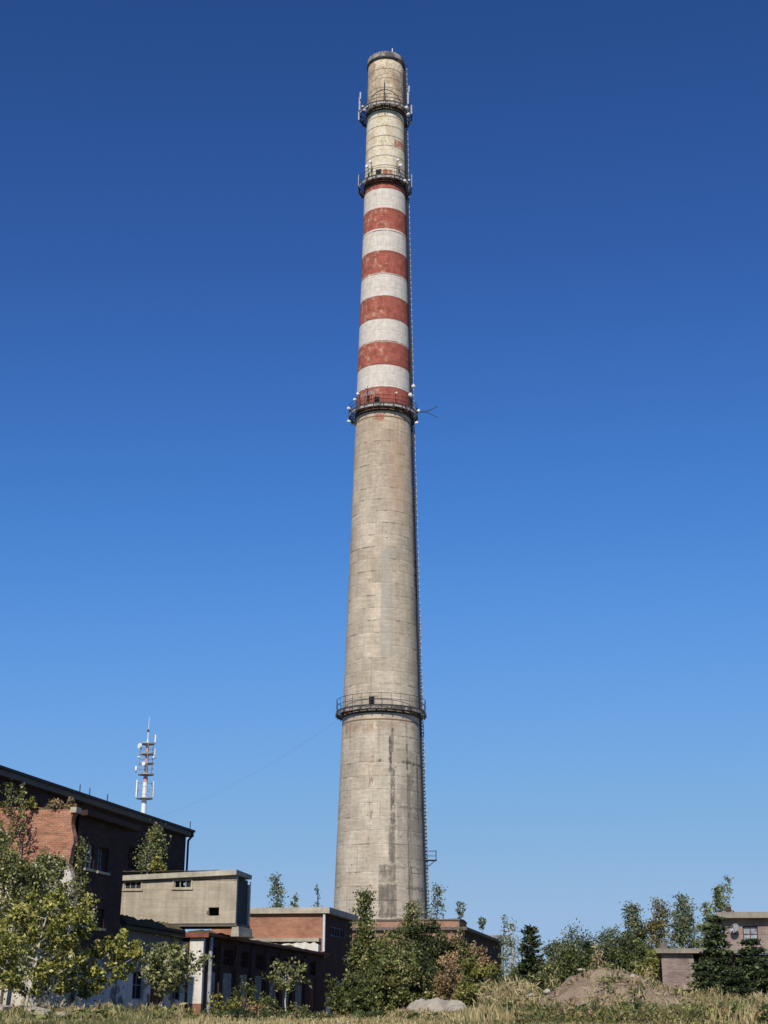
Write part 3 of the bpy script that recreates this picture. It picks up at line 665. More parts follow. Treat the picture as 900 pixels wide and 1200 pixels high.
# ---- main block of the old factory, running away on the left
fm = Frame(217, 1000, 100, 13.57); b = house(fm, 'factory_block', 'tall dark brick factory block with flat overhanging roof behind the concrete gallery', 'factory building')
ya = fm.side(-45, 1000)[0]; zt = fm.side(217, 980)[1]; MW = 14
u0, z1_ = fm.side(151.5, 990); u1, z0_ = fm.side(165, 1021)
w1 = (u0, u1, z0_, z1_); hol = [w1]
pit = 6.0
for k_ in range(1, 6): hol.append((u0-pit*k_, u1-pit*k_, z0_, z1_))
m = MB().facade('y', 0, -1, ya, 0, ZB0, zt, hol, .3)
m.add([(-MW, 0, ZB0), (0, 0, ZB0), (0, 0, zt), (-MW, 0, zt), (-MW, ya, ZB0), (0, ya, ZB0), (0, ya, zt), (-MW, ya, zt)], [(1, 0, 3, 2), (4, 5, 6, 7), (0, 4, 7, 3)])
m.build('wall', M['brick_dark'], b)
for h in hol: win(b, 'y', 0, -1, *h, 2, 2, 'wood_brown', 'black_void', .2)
ze = fm.side(219, 972)[1]
MB().hexa([(-MW-.4, ya-.4, zt+.003), (.38, ya-.4, zt+.003), (.38, .45, zt+.003), (-MW-.4, .45, zt+.003), (-MW-.4, ya-.4, ze), (.38, ya-.4, ze), (.38, .45, ze), (-MW-.4, .45, ze)]).build('roof', M['concrete_dark'], b)
MB().box(.382, .50, ya-.4, .4, ze-.18, ze-.04).build('gutter', M['steel_dark'], b)
MB().path([(.40, .05, ze-.18), (.40, .05, ze-.45), (.12, .12, ze-.75), (.12, .12, ZB0+4)], .075, 7).build('downpipe', M['steel_dark'], b)
for q in (.99, .905, .86):
    yy = ya*(1-q); MB().tube((.2, ya*.45+yy, ze), (.2, ya*.45+yy, ze+.45), .03, n=5).build('roof_rod', M['steel_dark'], b)
MB().tube((.3, -.1, ze), (.3, -.1, ze+.5), .03, n=5).build('roof_rod', M['steel_dark'], b)

# ---- front wing with the broken sunlit gable
fw = Frame(88, 955, 70, 13.57); b = house(fw, 'factory_wing', 'ruined brick wing with sunlit crumbling end wall and overgrown flat top', 'factory building')
yE = fw.side(143, 1040)[0]; zt = fw.front(60, 946)[1]; WW = 6.2
xs_ = lambda px, py: fw.front(px, py)
edge = [(87.5, 951), (84, 958), (83.3, 966), (84.5, 973), (86, 980), (86.2, 988), (84, 994), (82.5, 1003), (80.5, 1011), (82, 1020), (84.5, 1029), (85.2, 1042), (86, 1056), (87, 1075), (87.8, 1100), (88, 1150), (88, 1190)]
poly = [xs_(*q) for q in edge]; poly = [(-WW, zt)] + [(xs_(40, 948)[0], zt+.06), (xs_(56, 947)[0], zt-.07), (xs_(70, 947)[0], zt+.04)] + poly; poly[-1] = (0, ZB0); poly.append((-WW, ZB0))
g = G('broken_gable', .93, .12)
bk, fac = g.brick((.43, .17, .09), (.33, .13, .075), (.45, .37, .28))
bk = g.bright(bk, g.noise(1.0, 4, .7, v=g.vec(g.op('ADD', g.x, g.y), g.op('MULTIPLY', g.z, 4.0), 0.0)), .6, 1.5)
bk = g.mix(g.step(g.noise(1.6, 6, .75), .60, .68, 0, .8), bk, (.60, .52, .42))
bk = g.mix(g.step(g.noise(1.2, 7, .75, v=g.vec(g.x, g.z, 4.0)), .60, .70, 0, .8), bk, (.09, .06, .045))
pl = g.bright((.62, .56, .47), g.noise(2, 6), .8, 1.1)
zl = fw.front(60, 1018)[1]
pm_ = g.step(g.op('ADD', g.op('SUBTRACT', zl, g.z), g.op('MULTIPLY', g.op('SUBTRACT', g.noise(.9, 6, .65), .5), 5.0)), -.3, .3)
M['gable'] = g.done(g.mix(pm_, bk, pl)); g.bump(g.op('SUBTRACT', g.noise(3, 5), g.op('MULTIPLY', fac, g.op('SUBTRACT', 1.0, pm_))), .6, .05)
MB().prism(poly, 0, .45).build('end_wall', M['gable'], b)
def srect(px0, py0, px1, py1, xl=0.0):
    a, c = fw.side(px0, py0, xl), fw.side(px1, py1, xl); return (a[0], c[0], c[1], a[1])
hol = [srect(101, 989, 109, 1020), srect(116, 992, 126, 1023), srect(96, 1060, 103, 1086), srect(111, 1064, 121, 1088)]
for i in range(0, 4, 2):                              # level the pairs
    a, c = hol[i], hol[i+1]; hol[i] = (a[0], a[1], c[2], c[3])
m = MB().facade('y', 0, -1, .452, yE, ZB0, zt-.35, hol, .35)
m.add([(0, yE, ZB0), (-WW, yE, ZB0), (-WW, yE, zt-.35), (0, yE, zt-.35)], [(0, 1, 2, 3)])
m.box(-1.0, -.36, .455, yE-.1, ZB0, zt-.4)
m.build('wall', M['brick_dark'], b)
for i, h in enumerate(hol):
    win(b, 'y', 0, -1, *h, 1, 2, 'pipe_white' if i == 0 else 'wood_brown', 'glass', .2)
    MB().box(.004, .10, h[0]-.1, h[1]+.1, h[2]-.12, h[2]-.004).build('sill', M['concrete_grey'], b)
MB().box(-WW, .42, .46, yE+1.1, zt-.347, zt-.10).build('roof', M['brick_dark'], b)  # slab takes the dark brick so its shade is in the colour
MB().box(fw.front(83.5, 950)[0], .10, -.12, .45, zt-.28, zt-.02).build('corner_stone', M['concrete_tan'], b)
zp = fw.side(125, 1118)[1]
poly = [(.46+(yE-.46)*t, zp+(float(fbm(np.array(t*9.0), np.array(3.3)))-.45)*1.6) for t in np.linspace(0, 1, 40)]
n = len(poly); m = MB(); v = [(.03, y, z) for y, z in poly]+[(.03, y, ZB0) for y, z in poly]+[(.001, y, z) for y, z in poly]
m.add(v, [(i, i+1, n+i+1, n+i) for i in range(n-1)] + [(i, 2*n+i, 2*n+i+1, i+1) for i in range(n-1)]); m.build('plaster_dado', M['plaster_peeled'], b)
ragged(b, 'roof_litter', 'moss', -WW+.1, -.15, -.02, .44, zt-.09, .05, .35, 'x', .3)
FW = fw

# ---- concrete gallery bridging over the sheds
fg = Frame(276, 1078, 88, 11.5); b = house(fg, 'concrete_gallery', 'windowed concrete conveyor gallery bridging over the low white shed', 'gallery')
xL = fg.front(126, 1050)[0]; zb = fg.front(275, 1082)[1]; zR = fg.front(280, 1025.5)[1]; zL = fg.front(146, 1032.5)[1]; GD = fg.side(294, 1040)[0]
zL2 = zL + (zR-zL)*(xL-fg.front(146, 1032)[0])/(-fg.front(146, 1032)[0])
def frect(px0, py0, px1, py1): a, c = fg.front(px0, py0), fg.front(px1, py1); return (a[0], c[0], c[1], a[1])
wa, wb, hb = frect(146.3, 1032.8, 165.3, 1042), frect(204.4, 1030, 224, 1040.6), frect(244.5, 1063.4, 256.5, 1073)
ztop = min(zL2, zR)
m = MB().facade('x', 0, 1, xL, 0, zb, ztop, [wa, wb, hb], .25)
m.add([(xL, 0, ztop), (0, 0, ztop), (0, 0, zR), (xL, 0, zL2)], [(0, 1, 2, 3)])
m.box(-.25, 0, .002, .25, zb, zR-.02)                                    # the broken-off end of the front wall
m.box(xL, 0, GD-.25, GD, zb, zL2-.02)                                    # back wall
m.build('wall', M['concrete_tan'], b)
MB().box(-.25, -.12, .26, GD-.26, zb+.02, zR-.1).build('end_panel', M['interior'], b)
ragged(b, 'broken_edge', 'white_paint', -.03, .05, GD-.20, GD-.02, zb+.1, .3, .9, 'x', .05) if False else None
poly = []; m = MB()
zz_ = np.linspace(zb+.1, zR-.15, 16)
v = [(.012, GD-.25+random.uniform(-.06, .09), z) for z in zz_] + [(.012, GD-.02, z) for z in zz_]; v += [(0, y, z) for _, y, z in v]
n = 16; m.add(v, [(i, n+i, n+i+1, i+1) for i in range(n-1)] + [(i, i+1, 2*n+i+1, 2*n+i) for i in range(n-1)]); m.build('chipped_edge', M['plaster_white'], b)
MB().hexa([(xL-.1, -.28, zL2+.004), (.03, -.28, zR+.004), (.03, GD+.05, zR+.004), (xL-.1, GD+.05, zL2+.004), (xL-.1, -.28, zL2+.30), (.03, -.28, zR+.30), (.03, GD+.05, zR+.24), (xL-.1, GD+.05, zL2+.30)]).build('roof', M['concrete_grey'], b)
ragged(b, 'roof_litter', 'moss', xL, .0, -.2, .3, max(zL2, zR)+.25, .03, .12, 'x', .3)
MB().box(xL, .06, .06, GD-.06, zb-.16, zb-.003).build('floor_slab', M['concrete_dark'], b)
for h, brk, gm in ((wa, (), 'glass_pale'), (wb, (0, 1), 'glass')):
    w_ = win(b, 'x', 0, 1, *h, 2, 0, 'concrete_grey', 'glass' if gm == 'glass' else 'glass', .08, .05, broken=brk)
    s_ = MB(); a, c, e, f_ = h
    s_.box(a-.09, c+.09, -.05, -.002, f_, f_+.09); s_.box(a-.12, c+.12, -.09, -.002, e-.10, e); s_.box(a-.09, a, -.05, -.002, e, f_); s_.box(c, c+.09, -.05, -.002, e, f_)
    s_.build('surround', M['concrete_tan'], w_)
MB().prism([(hb[0]+.05, hb[2]), (hb[0]-.12, hb[2]+.1), (hb[0]-.1, hb[2]+.25), (hb[0]+.02, hb[2]+.3)], -.004, .02).build('broken_patch', M['concrete_dark'], b)

# ---- long low workshop on the right of the white shed
fs = Frame(239, 1098, 86, 11.5); b = house(fs, 'workshop', 'long low brick workshop with boarded bays and a sunlit white end pier', 'workshop')
L2 = fs.side(380, 1150)[0]; ze = fs.front(239, 1097)[1]; x1 = fs.front(213.4, 1100)[0]; xw = fs.front(222.7, 1100)[0]
bays = [(242.8, 254), (261, 273), (281.5, 291), (298.5, 308.5), (315.5, 325), (331, 340), (346, 355), (362.5, 370)]
zu1, zu0, zd1 = fs.side(250, 1110)[1], fs.side(250, 1130)[1], fs.side(247, 1137.5)[1]; zd0 = fs.side(250, 1180)[1]
H = []; 
for p0, p1 in bays:
    a, c = fs.side(p0, 1130)[0], fs.side(p1, 1130)[0]; H += [(a, c, zu0, zu1), (a, c, zd0, zd1)]
m = MB().facade('y', 0, -1, .3, L2, ZB0, ze, H, .35)
for i in range(len(bays)-1):                          # pilasters between the bays
    a, c = fs.side(bays[i][1], 1130)[0]+.25, fs.side(bays[i+1][0], 1130)[0]-.25
    m.box(.002, .13, a, c, ZB0, ze-.25)
m.add([(-9, L2, ZB0), (0, L2, ZB0), (0, L2, ze), (-9, L2, ze)], [(1, 0, 3, 2)])
m.build('wall', M['brick_dark'], b)
for i in range(0, len(H), 2):
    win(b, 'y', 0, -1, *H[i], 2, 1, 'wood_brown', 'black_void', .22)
    boards(b, 'y', 0, -1, *H[i+1], 4, 'wood_brown' if i == 14 else 'wood_grey', .06)
MB().box(xw, 0, 0, .298, ZB0, ze-.12).build('end_pier', M['plaster_white'], b)
MB().box(x1, fs.front(219, 1100)[0], .05, .35, ZB0, ze-.3).build('side_pier', M['plaster_white'], b)
MB().box(x1, xw, .30, .36, ZB0, ze-.2).build('recess_wall', M['brick_dark'], b)
MB().tube((xw-.14, .12, ZB0), (xw-.14, .12, ze-.2), .06, n=8).build('downpipe', M['rust'], b)
MB().box(-9, .32, -.22, L2+.2, ze+.003, ze+.17).build('roof', M['bitumen'], b)
MB().box(x1-.2, .36, -.27, -.222, ze-.08, ze+.20).build('roof_edging', M['rust'], b)
MB().box(.322, .36, -.222, L2+.2, ze+.02, ze+.19).build('eaves_flashing', M['rust'], b)
ragged(b, 'roof_litter', 'moss', -.9, .28, -.15, L2*.9, ze+.171, .04, .28, 'y', .4)
ragged(b, 'roof_litter', 'moss', x1, .2, -.2, .5, ze+.171, .02, .12, 'x', .25)
MB().tube((.20, .75, 1.3), (.20, .75, ze-.02), .11, n=10).build('downpipe', M['steel_grey'], b)
vz = [(.42, L2*.165, ze+.1), (.48, L2*.17, ze-.5), (.36, L2*.178, ze-1.1), (.33, L2*.172, ze-1.7)]
MB().path(vz, .03, 5).build('hanging_cable', M['rust'], b)
# ---- rendered shed wall
zr = fs.side(213, 1094, x1)[1]; yl = fs.side(141, 1090, x1)[0]
bq = house(fs, 'rendered_shed', 'low shed with peeling white plaster wall and mossy roof below the gallery', 'shed')
def prect(px0, py0, px1, py1): a, c = fs.side(px0, py0, x1), fs.side(px1, py1, x1); return (a[0], c[0], c[1], a[1])
h1, h2, h3 = prect(156.5, 1137, 167.5, 1171.5), prect(177, 1148, 191.5, 1192), prect(203, 1152, 211.5, 1172)
h4 = prect(158, 1110, 166, 1124)
m = MB().facade('y', x1, -1, yl, .04, ZB0, zr, [h1, h2, h3], .3)
m.add([(x1, yl, ZB0), (x1-7, yl, ZB0), (x1-7, yl, zr), (x1, yl, zr)], [(0, 1, 2, 3)])
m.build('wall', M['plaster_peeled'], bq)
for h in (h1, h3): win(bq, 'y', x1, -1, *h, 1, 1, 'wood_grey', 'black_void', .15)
d = boards(bq, 'y', x1, -1, *h2, 5, 'wood_brown', .08, 'door')
MB().box(x1-7, x1+.28, yl+.02, -.28, zr+.003, zr+.15).build('roof', M['bitumen'], bq)
ragged(bq, 'roof_litter', 'moss', x1-.6, x1+.26, yl+.1, -.35, zr+.151, .06, .38, 'y', .13)
ragged(bq, 'eaves_moss', 'moss', x1+.02, x1+.30, yl+.1, -.35, zr-.25, .2, .26, 'y', .3)

# ---- pier carrying the gallery
xp0 = fg.front(270, 1090)[0]; xp1 = fg.front(279.5, 1090)[0]
bp = house(fg, 'gallery_pier', 'short rough concrete pier carrying the right end of the gallery', 'pier')
zp0 = ze+.10
m = MB().hexa([(xp0, .12, zp0), (xp1, .10, zp0), (xp1+.05, GD-.1, zp0), (xp0, GD-.1, zp0), (xp0+.05, .12, zb-.165), (xp1-.05, .1, zb-.165), (xp1-.02, GD-.1, zb-.165), (xp0+.05, GD-.1, zb-.165)])
m.build('pier_block', M['concrete_grey'], bp)
MB().hexa([(xp1+.06, .4, zp0), (xp1+.22, .5, zp0), (xp1+.25, GD-.4, zp0), (xp1+.06, GD-.3, zp0), (xp1+.01, .7, zb-.6), (xp1+.12, .8, zb-.7), (xp1+.15, GD-.7, zb-.55), (xp1+.01, GD-.5, zb-.6)]).build('rubble', M['concrete_dark'], bp)

# ---- orange brick block
fb = Frame(381, 1110, 115, 11.5); b = house(fb, 'brick_block', 'two storey orange brick block with flat concrete roof left of the chimney', 'brick building')
LB = fb.side(412.5, 1120)[0]; zt = fb.front(381, 1070.5)[1]; zs = fb.front(381, 1063.5)[1]; WB = 9.0
MB().add([(-WB, 0, ZB0), (0, 0, ZB0), (0, 0, zt), (-WB, 0, zt)], [(0, 1, 2, 3)]).build('front_wall', M['brick_orange'], b)
def brect(px0, py0, px1, py1): a, c = fb.side(px0, py0), fb.side(px1, py1); return (a[0], c[0], c[1], a[1])
hh = [brect(387, 1085, 402.5, 1099.5), brect(385, 1147, 391, 1189), brect(393.5, 1147, 400, 1190)]
m = MB().facade('y', 0, -1, 0, LB, ZB0, zt, hh, .3)
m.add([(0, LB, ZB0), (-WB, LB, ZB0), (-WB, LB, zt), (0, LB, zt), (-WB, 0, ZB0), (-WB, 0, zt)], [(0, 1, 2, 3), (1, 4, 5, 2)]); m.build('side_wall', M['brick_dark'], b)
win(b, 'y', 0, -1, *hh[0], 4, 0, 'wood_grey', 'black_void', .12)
boards(b, 'y', 0, -1, *hh[1], 4, 'wood_brown', .1, 'door'); boards(b, 'y', 0, -1, *hh[2], 4, 'wood_grey', .1, 'door')
MB().box(-WB-.3, .38, -.35, LB+.35, zt+.003, zs).build('roof', M['concrete_grey'], b)
MB().tube((-.08, -.14, fb.front(380, 1115)[1]), (-.08, -.14, zt-.02), .10, n=10).build('downpipe', M['pipe_white'], b)
z_a, z_b, z_c = fb.front(340, 1100)[1], fb.front(340, 1104)[1], fb.front(340, 1113)[1]
MB().box(-WB, -.3, -.8, -.004, z_b, z_a).build('ledge', M['concrete_grey'], b)
m = MB(); nx_ = 26
tops = [(-WB+(WB-.35)*i/nx_, z_b-.02-random.random()**2*.25) for i in range(nx_+1)]
MB().prism([(-WB, z_c-.6)] + [(x, z) for x, z in tops] + [(-.35, z_c-.6)], -.75, -.006).build('broken_render', M['plaster_white'], b)
MB().tube((0, LB*.62, fb.side(402, 1124)[1]), (.45, LB*.62, fb.side(402, 1124)[1]+.02), .05, n=6).tube((.42, LB*.62, fb.side(402, 1124)[1]-.05), (.7, LB*.62, fb.side(402, 1124)[1]+.0), .14, .08, 8).build('wall_lamp', M['pipe_white'], b)
q = brect(381.5, 1168, 386, 1189); MB().box(.003, .06, q[0], q[1], q[2], q[3]).build('pale_patch', M['pipe_white'], b)

# ---- boiler house in front of the chimney's foot
fo = Frame(542, 1092, 133, 11.5); b = house(fo, 'boiler_house', 'ruined red brick boiler house with raised parapet at the foot of the chimney', 'brick building')
LO = fo.side(588, 1130)[0]; zt = fo.front(545, 1090)[1]; zs = fo.front(545, 1086.5)[1]; zp = fo.front(541, 1075.5)[1]; WO = 13.0
MB().add([(-WO, 0, ZB0), (0, 0, ZB0), (0, 0, zt), (-WO, 0, zt)], [(0, 1, 2, 3)]).build('front_wall', M['brick_red'], b)
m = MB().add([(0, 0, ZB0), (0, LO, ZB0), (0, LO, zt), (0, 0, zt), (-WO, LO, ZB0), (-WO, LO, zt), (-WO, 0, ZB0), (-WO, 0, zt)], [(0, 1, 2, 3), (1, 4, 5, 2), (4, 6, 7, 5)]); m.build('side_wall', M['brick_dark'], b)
MB().box(-WO-.3, .45, -.35, LO+.4, zt+.003, zs).build('roof', M['concrete_dark'], b)
PD = 4.5
m = MB().box(-WO, -.28, 0, PD, zs+.003, zp-.22); m.build('parapet', M['brick_red'], b)
ragged(b, 'parapet_coping', 'concrete_dark', -WO-.05, -.18, -.1, PD+.1, zp-.217, .16, .30, 'x', .45)
MB().hexa([(-3, LO-6, zs+.003), (.1, LO-6, zs+.003), (.25, LO, zs+.003), (-3, LO, zs+.003), (-3, LO-6, zs+.25), (-.1, LO-6, zs+.3), (.1, LO, zs+.75), (-3, LO, zs+.7)]).build('roof_upstand', M['concrete_tan'], b)
ragged(b, 'roof_litter', 'moss', -1.0, .38, PD+.3, LO-6.2, zs+.002, .05, .3, 'y', .6)

# ---- low brick house on the right
fh = Frame(849, 1085, 82, 11.5); b = house(fh, 'brick_house', 'brown brick house with flat concrete roofs and low annex behind dark spruces', 'house')
zl1, zl0 = fh.front(860, 1112.5)[1], fh.front(860, 1118)[1]; zt, zs = fh.front(860, 1076.5)[1], fh.front(860, 1069.5)[1]
HW, HD = 8.0, 6.0; wn = fh.front(870, 1085)+fh.front(889, 1104); wn = (wn[0], wn[2], wn[3], wn[1])
m = MB().facade('x', 0, 1, 0, HW, zl1, zt, [wn], .25)
m.add([(0, 0, zl1), (0, HD, zl1), (0, HD, zt), (0, 0, zt), (HW, 0, zl1), (HW, HD, zl1), (HW, HD, zt), (HW, 0, zt)], [(1, 0, 3, 2), (4, 5, 6, 7), (5, 1, 2, 6)]); m.build('upper_wall', M['brick_brown'], b)
win(b, 'x', 0, 1, *wn, 1, 1, 'wood_brown', 'glass_pale', .14)
MB().box(-.4, HW+.4, -.55, HD+.4, zt+.003, zs).build('upper_roof', M['concrete_old'], b)
ax0, ax1 = fh.front(776, 1140, -.9)[0], fh.front(813.5, 1140, -.9)[0]
m = MB().box(ax0, ax1, -.9, HD, ZB0, zl0); m.build('annex_wall', M['brick_brown'], b)
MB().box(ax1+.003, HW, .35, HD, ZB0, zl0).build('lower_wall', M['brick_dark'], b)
MB().box(ax0-.28, HW+.4, -1.25, -.003, zl0+.003, zl1-.003).build('lower_roof', M['concrete_old'], b)
MB().box(ax0-.28, -.003, -.0, HD+.3, zl0+.003, zl1-.003).build('annex_roof', M['concrete_old'], b)
MB().box(ax1-.22, ax1+.02, -.97, -.903, ZB0, zl0-.3).build('corner_plaster', M['concrete_old'], b)
c0 = fh.front(777, 1105, .2); MB().box(c0[0]-.16, c0[0]+.22, .1, .5, zl1-.002, zl1+.34).build('vent_stack', M['concrete_dark'], b)
c0 = fh.front(853.5, 1066, .4); MB().box(c0[0]-.13, c0[0]+.15, .3, .65, zs+.002, zs+.34).build('chimney_stack', M['brick_dark'], b)
dx, dz_ = fh.front(861, 1088.5); q = Vector((dx, -.35, dz_)); nn = Vector((-.35, -1, .25)).normalized()
dm = MB(); a_ = nn.orthogonal().normalized(); c_ = nn.cross(a_)
rings = [[q + (a_*math.cos(t)*.27 + c_*math.sin(t)*.21)*r_ + nn*(.09*r_*r_) for t in np.linspace(0, 2*math.pi, 20, endpoint=False)] for r_ in (.05, .4, .75, 1.0)]
v = [p for rr in rings for p in rr]; f = [(j*20+i, j*20+(i+1) % 20, (j+1)*20+(i+1) % 20, (j+1)*20+i) for j in range(3) for i in range(20)] + [tuple(range(20))]
dm.add(v, f, True); dd = dm.build('satellite_dish', M['steel_grey'], b)
MB().path([(dx, -.001, dz_-.25), (dx, -.2, dz_-.25), (dx, -.34, dz_-.05)], .035, 6).tube((dx+.02, -.36, dz_-.2), q+nn*.4, .018, n=5).tube(q+nn*.38, q+nn*.47, .05, n=8).build('dish_arm', M['steel_dark'], dd)

# ================================================================== cable
ca = Vector((mast.location.x+.4, YM, mz(963)+GM)); zd, ro, d, ri = plats['p4']; cb_ = Vector((CXW-ro, CY0, GZC+cz(846)))
pts = [ca.lerp(cb_, t) - Vector((0, 0, 1.2*4*t*(1-t))) for t in np.linspace(0, 1, 24)]
g = G('cable_black', .6); M['cable'] = g.done((.10, .12, .15))
tag(MB().path(pts, .007, 5).build('cable', M['cable']), 'thin overhead cable sagging from the mast to the lowest chimney platform', 'cable')

# ================================================================== vegetation
def leaf_quads(P, size, el=1.7, dirs=None, jit=1.0, up=.25):
    """diamond leaf faces at points P; dirs: preferred long axis"""
    n = len(P); nrm = RNG.normal(size=(n, 3)); nrm[:, 2] += up; nrm /= np.linalg.norm(nrm, axis=1)[:, None]
    a = RNG.normal(size=(n, 3))*jit
    if dirs is not None: a = a + dirs*1.6
    a -= nrm*(a*nrm).sum(1)[:, None]; a /= np.linalg.norm(a, axis=1)[:, None]+1e-9
    b = np.cross(nrm, a); s_ = (size*RNG.uniform(.6, 1.35, n))[:, None]
    V = np.stack([P-a*s_*el*.5, P+b*s_*.5-a*s_*.08, P+a*s_*el*.5, P-b*s_*.5-a*s_*.08], 1).reshape(-1, 3)
    return V, np.arange(4*n).reshape(n, 4)
SH = {'round': lambda t: max(.05, 1-abs(2*t-1)**2.3)**.5, 'ovate': lambda t: (max(.02, math.sin(math.pi*min(1, t*.9+.12)**.8)))**.8, 'cone': lambda t: (1-t)**.85+.04,
      'column': lambda t: min(1, 4*t+.3)*min(1, 2.2*(1-t)+.12), 'vase': lambda t: .25+.75*min(1, 1.5*t)*min(1, 4*(1-t)+.2), 'bush': lambda t: min(1, .75+t)*(max(0, 1-t**2.2))**.5+.04,
      'flame': lambda t: min(1, .45+1.6*t)*min(1, 1.55*(1-t)+.08)}
def tree(name, label, cat, px, Y, top, half, leaf='green', n=3000, leaf_px=2.6, shape='ovate', t0=.2, limbs=16, group=None, bark='bark', tr=None, lean=0.0, cr=.24, base_z=None, twigs=True, stems=1, el=1.7, wild=.12, skew=0.0):
    """trunk with limbs, crown of leaf-sized faces in clumps round the limb ends. px, top: photo pixels; half: crown half-width in pixels"""
    p = at(px, (1185+top)/2 if base_z is None else top+20, Y); zg = gz(p.x, Y) - .05 if base_z is None else base_z
    H = zat(px, top, Y) - zg; Rr = half*Y/FPX
    root = empty(name, (p.x, Y, zg)); tag(root, label, cat, group)
    slim = shape in ('cone', 'flame', 'column')
    n = int(n*(1.9 if slim else 3.0)); cr *= 1.75 if slim else 1.02; limbs = int(limbs*(2.0 if slim else 1.4)); Rr *= 1.12; leaf_px *= .76
    tr = tr or max(.03, H*.014); tb = MB(); pts = []; wts = []; dirs = []
    topx = lean*Y/FPX
    for st in range(stems):
        so_ = Vector((random.uniform(-1, 1), random.uniform(-1, 1), 0))*(Rr*.28 if stems > 1 else 0)
        tx = Vector((topx, 0, 0)) + so_*1.6
        kn = [Vector((0, 0, 0))+so_*.25]
        for i in range(1, 7):
            t = i/6; kn.append(so_*.25 + tx*t**1.2 + Vector((random.uniform(-.03, .03)*H*.5, random.uniform(-.03, .03)*H*.5, H*t*(1 if st == 0 else random.uniform(.72, .98)))))
        rs = [tr*(1-.88*i/6)/(1 if stems == 1 else 1.5) for i in range(7)]
        tb.path(kn, rs, 7)
        def onstem(t): i = min(5, int(t*6)); return kn[i].lerp(kn[i+1], t*6-i)
        az = random.random()*6.28
        for i in range(max(3, limbs//stems)):
            t = t0+(1-t0)*((i+random.random())/max(3, limbs//stems))**.9; t = min(t, .985)
            az += 2.4+random.uniform(-.5, .5); tt = (t-t0)/(1-t0)
            ln = Rr*SH[shape](tt)*random.uniform(.62, 1.0)*(1+(wild*3 if random.random() < .18 else 0))
            ts = max(.06, t - .5*ln/H*random.uniform(.5, 1.1)); s0 = onstem(ts)
            e = onstem(t) + Vector((math.cos(az)*ln + skew*ln, math.sin(az)*ln, ln*random.uniform(-.05, .3)))
            mid = s0.lerp(e, .55) + Vector((0, 0, -.05*ln)); r0 = max(.008, rs[0]*.42*(1-ts)+.006)
            tb.path([s0, mid, e], [r0, r0*.6, r0*.22], 5)
            for q in ((.5, .8), (.75, 1.0), (1.0, 1.15), (.9, .9)):
                c_ = (s0.lerp(mid, q[0]*2) if q[0] < .5 else mid.lerp(e, (q[0]-.5)*2))
                off = Vector((random.uniform(-1, 1), random.uniform(-1, 1), random.uniform(-.7, .9)))*Rr*cr*.8
                pts.append(c_+off); wts.append(q[1]*random.uniform(.25, 1.5)); dirs.append((off+Vector((0, 0, -.1))).normalized() if off.length > 1e-4 else Vector((0, 0, 1)))
                if twigs: tb.tube(c_, c_+off, r0*.22, r0*.1, 4, False)
        pts.append(kn[6]); wts.append(.7); dirs.append(Vector((0, 0, 1)))
    tb.build('trunk', M[bark], root)
    C = np.array([tuple(q) for q in pts]); W = np.array(wts); W /= W.sum(); D = np.array([tuple(q) for q in dirs])
    idx = RNG.choice(len(C), n, p=W); rad_ = Rr*cr*RNG.uniform(.55, 1.25, len(C))
    off = RNG.normal(size=(n, 3))*rad_[idx][:, None]*np.array([.62, .62, .55])
    Pn = C[idx]+off; Pn[:, 2] = np.maximum(Pn[:, 2], .05)
    V, F_ = leaf_quads(Pn, leaf_px*Y/FPX, el)
    ct = RNG.normal(.42, .16, len(C)); tint = np.clip(ct[idx]+RNG.normal(0, .26, n), 0, 1)
    link('crown', mesh_np('crown', V, F_, L[leaf], tint), root)
    return root
def conifer(label, px, Y, top, half, n=9000, leaf='needle', group=None, t0=.02, power=.8, name='spruce_tree', layers=None, droop=.22, lean=0.0, ragged_=.25):
    p = at(px, (1185+top)/2, Y); zg = gz(p.x, Y)-.05; H = zat(px, top, Y)-zg; Rr = half*Y/FPX
    root = empty(name, (p.x, Y, zg)); tag(root, label, 'tree', group)
    tb = MB(); tb.path([(0, 0, 0), (0, 0, H*.5), (0, 0, H)], [H*.014, H*.008, .01], 7); P_ = []; D_ = []; W_ = []
    lay = layers or int(H/.30)
    for i in range(lay):
        t = t0+(1-t0)*i/lay; ln0 = Rr*(1-t)**power+.05; nb = random.randint(6, 9); a0 = random.random()*6.28
        for k_ in range(nb):
            a = a0+6.283*k_/nb+random.uniform(-.25, .25); ln = ln0*random.uniform(1-ragged_*1.6, 1+ragged_)
            s0 = Vector((0, 0, H*t)); e = s0+Vector((math.cos(a)*ln, math.sin(a)*ln, -droop*ln + .12*ln*random.uniform(-1, 1.5)))
            mid = s0.lerp(e, .5)+Vector((0, 0, -.06*ln)); tb.path([s0, mid, e], [.02, .014, .005], 4)
            m_ = max(3, int(ln/.10))
            for q in np.linspace(.12, 1.02, m_):
                P_.append(tuple(s0.lerp(e, q))); d = (e-s0).normalized(); D_.append(tuple(d)); W_.append((.35+q)*(1.1-.45*q))
    tb.build('trunk', M['bark'], root)
    P_ = np.array(P_); D_ = np.array(D_); W_ = np.array(W_); W_ /= W_.sum(); idx = RNG.choice(len(P_), n, p=W_)
    side = RNG.normal(size=(n, 3))*np.array([.10, .10, .05])*max(1.0, Rr/1.6); Pn = P_[idx]+side
    V, F_ = leaf_quads(Pn, 1.75*Y/FPX, 2.6, dirs=D_[idx]+side*2.5, jit=.5, up=.8)
    tint = np.clip(RNG.normal(.42, .18, len(P_))[idx]+RNG.normal(0, .26, n), 0, 1)
    link('crown', mesh_np('crown', V, F_, L[leaf], tint), root); return root

K = .72
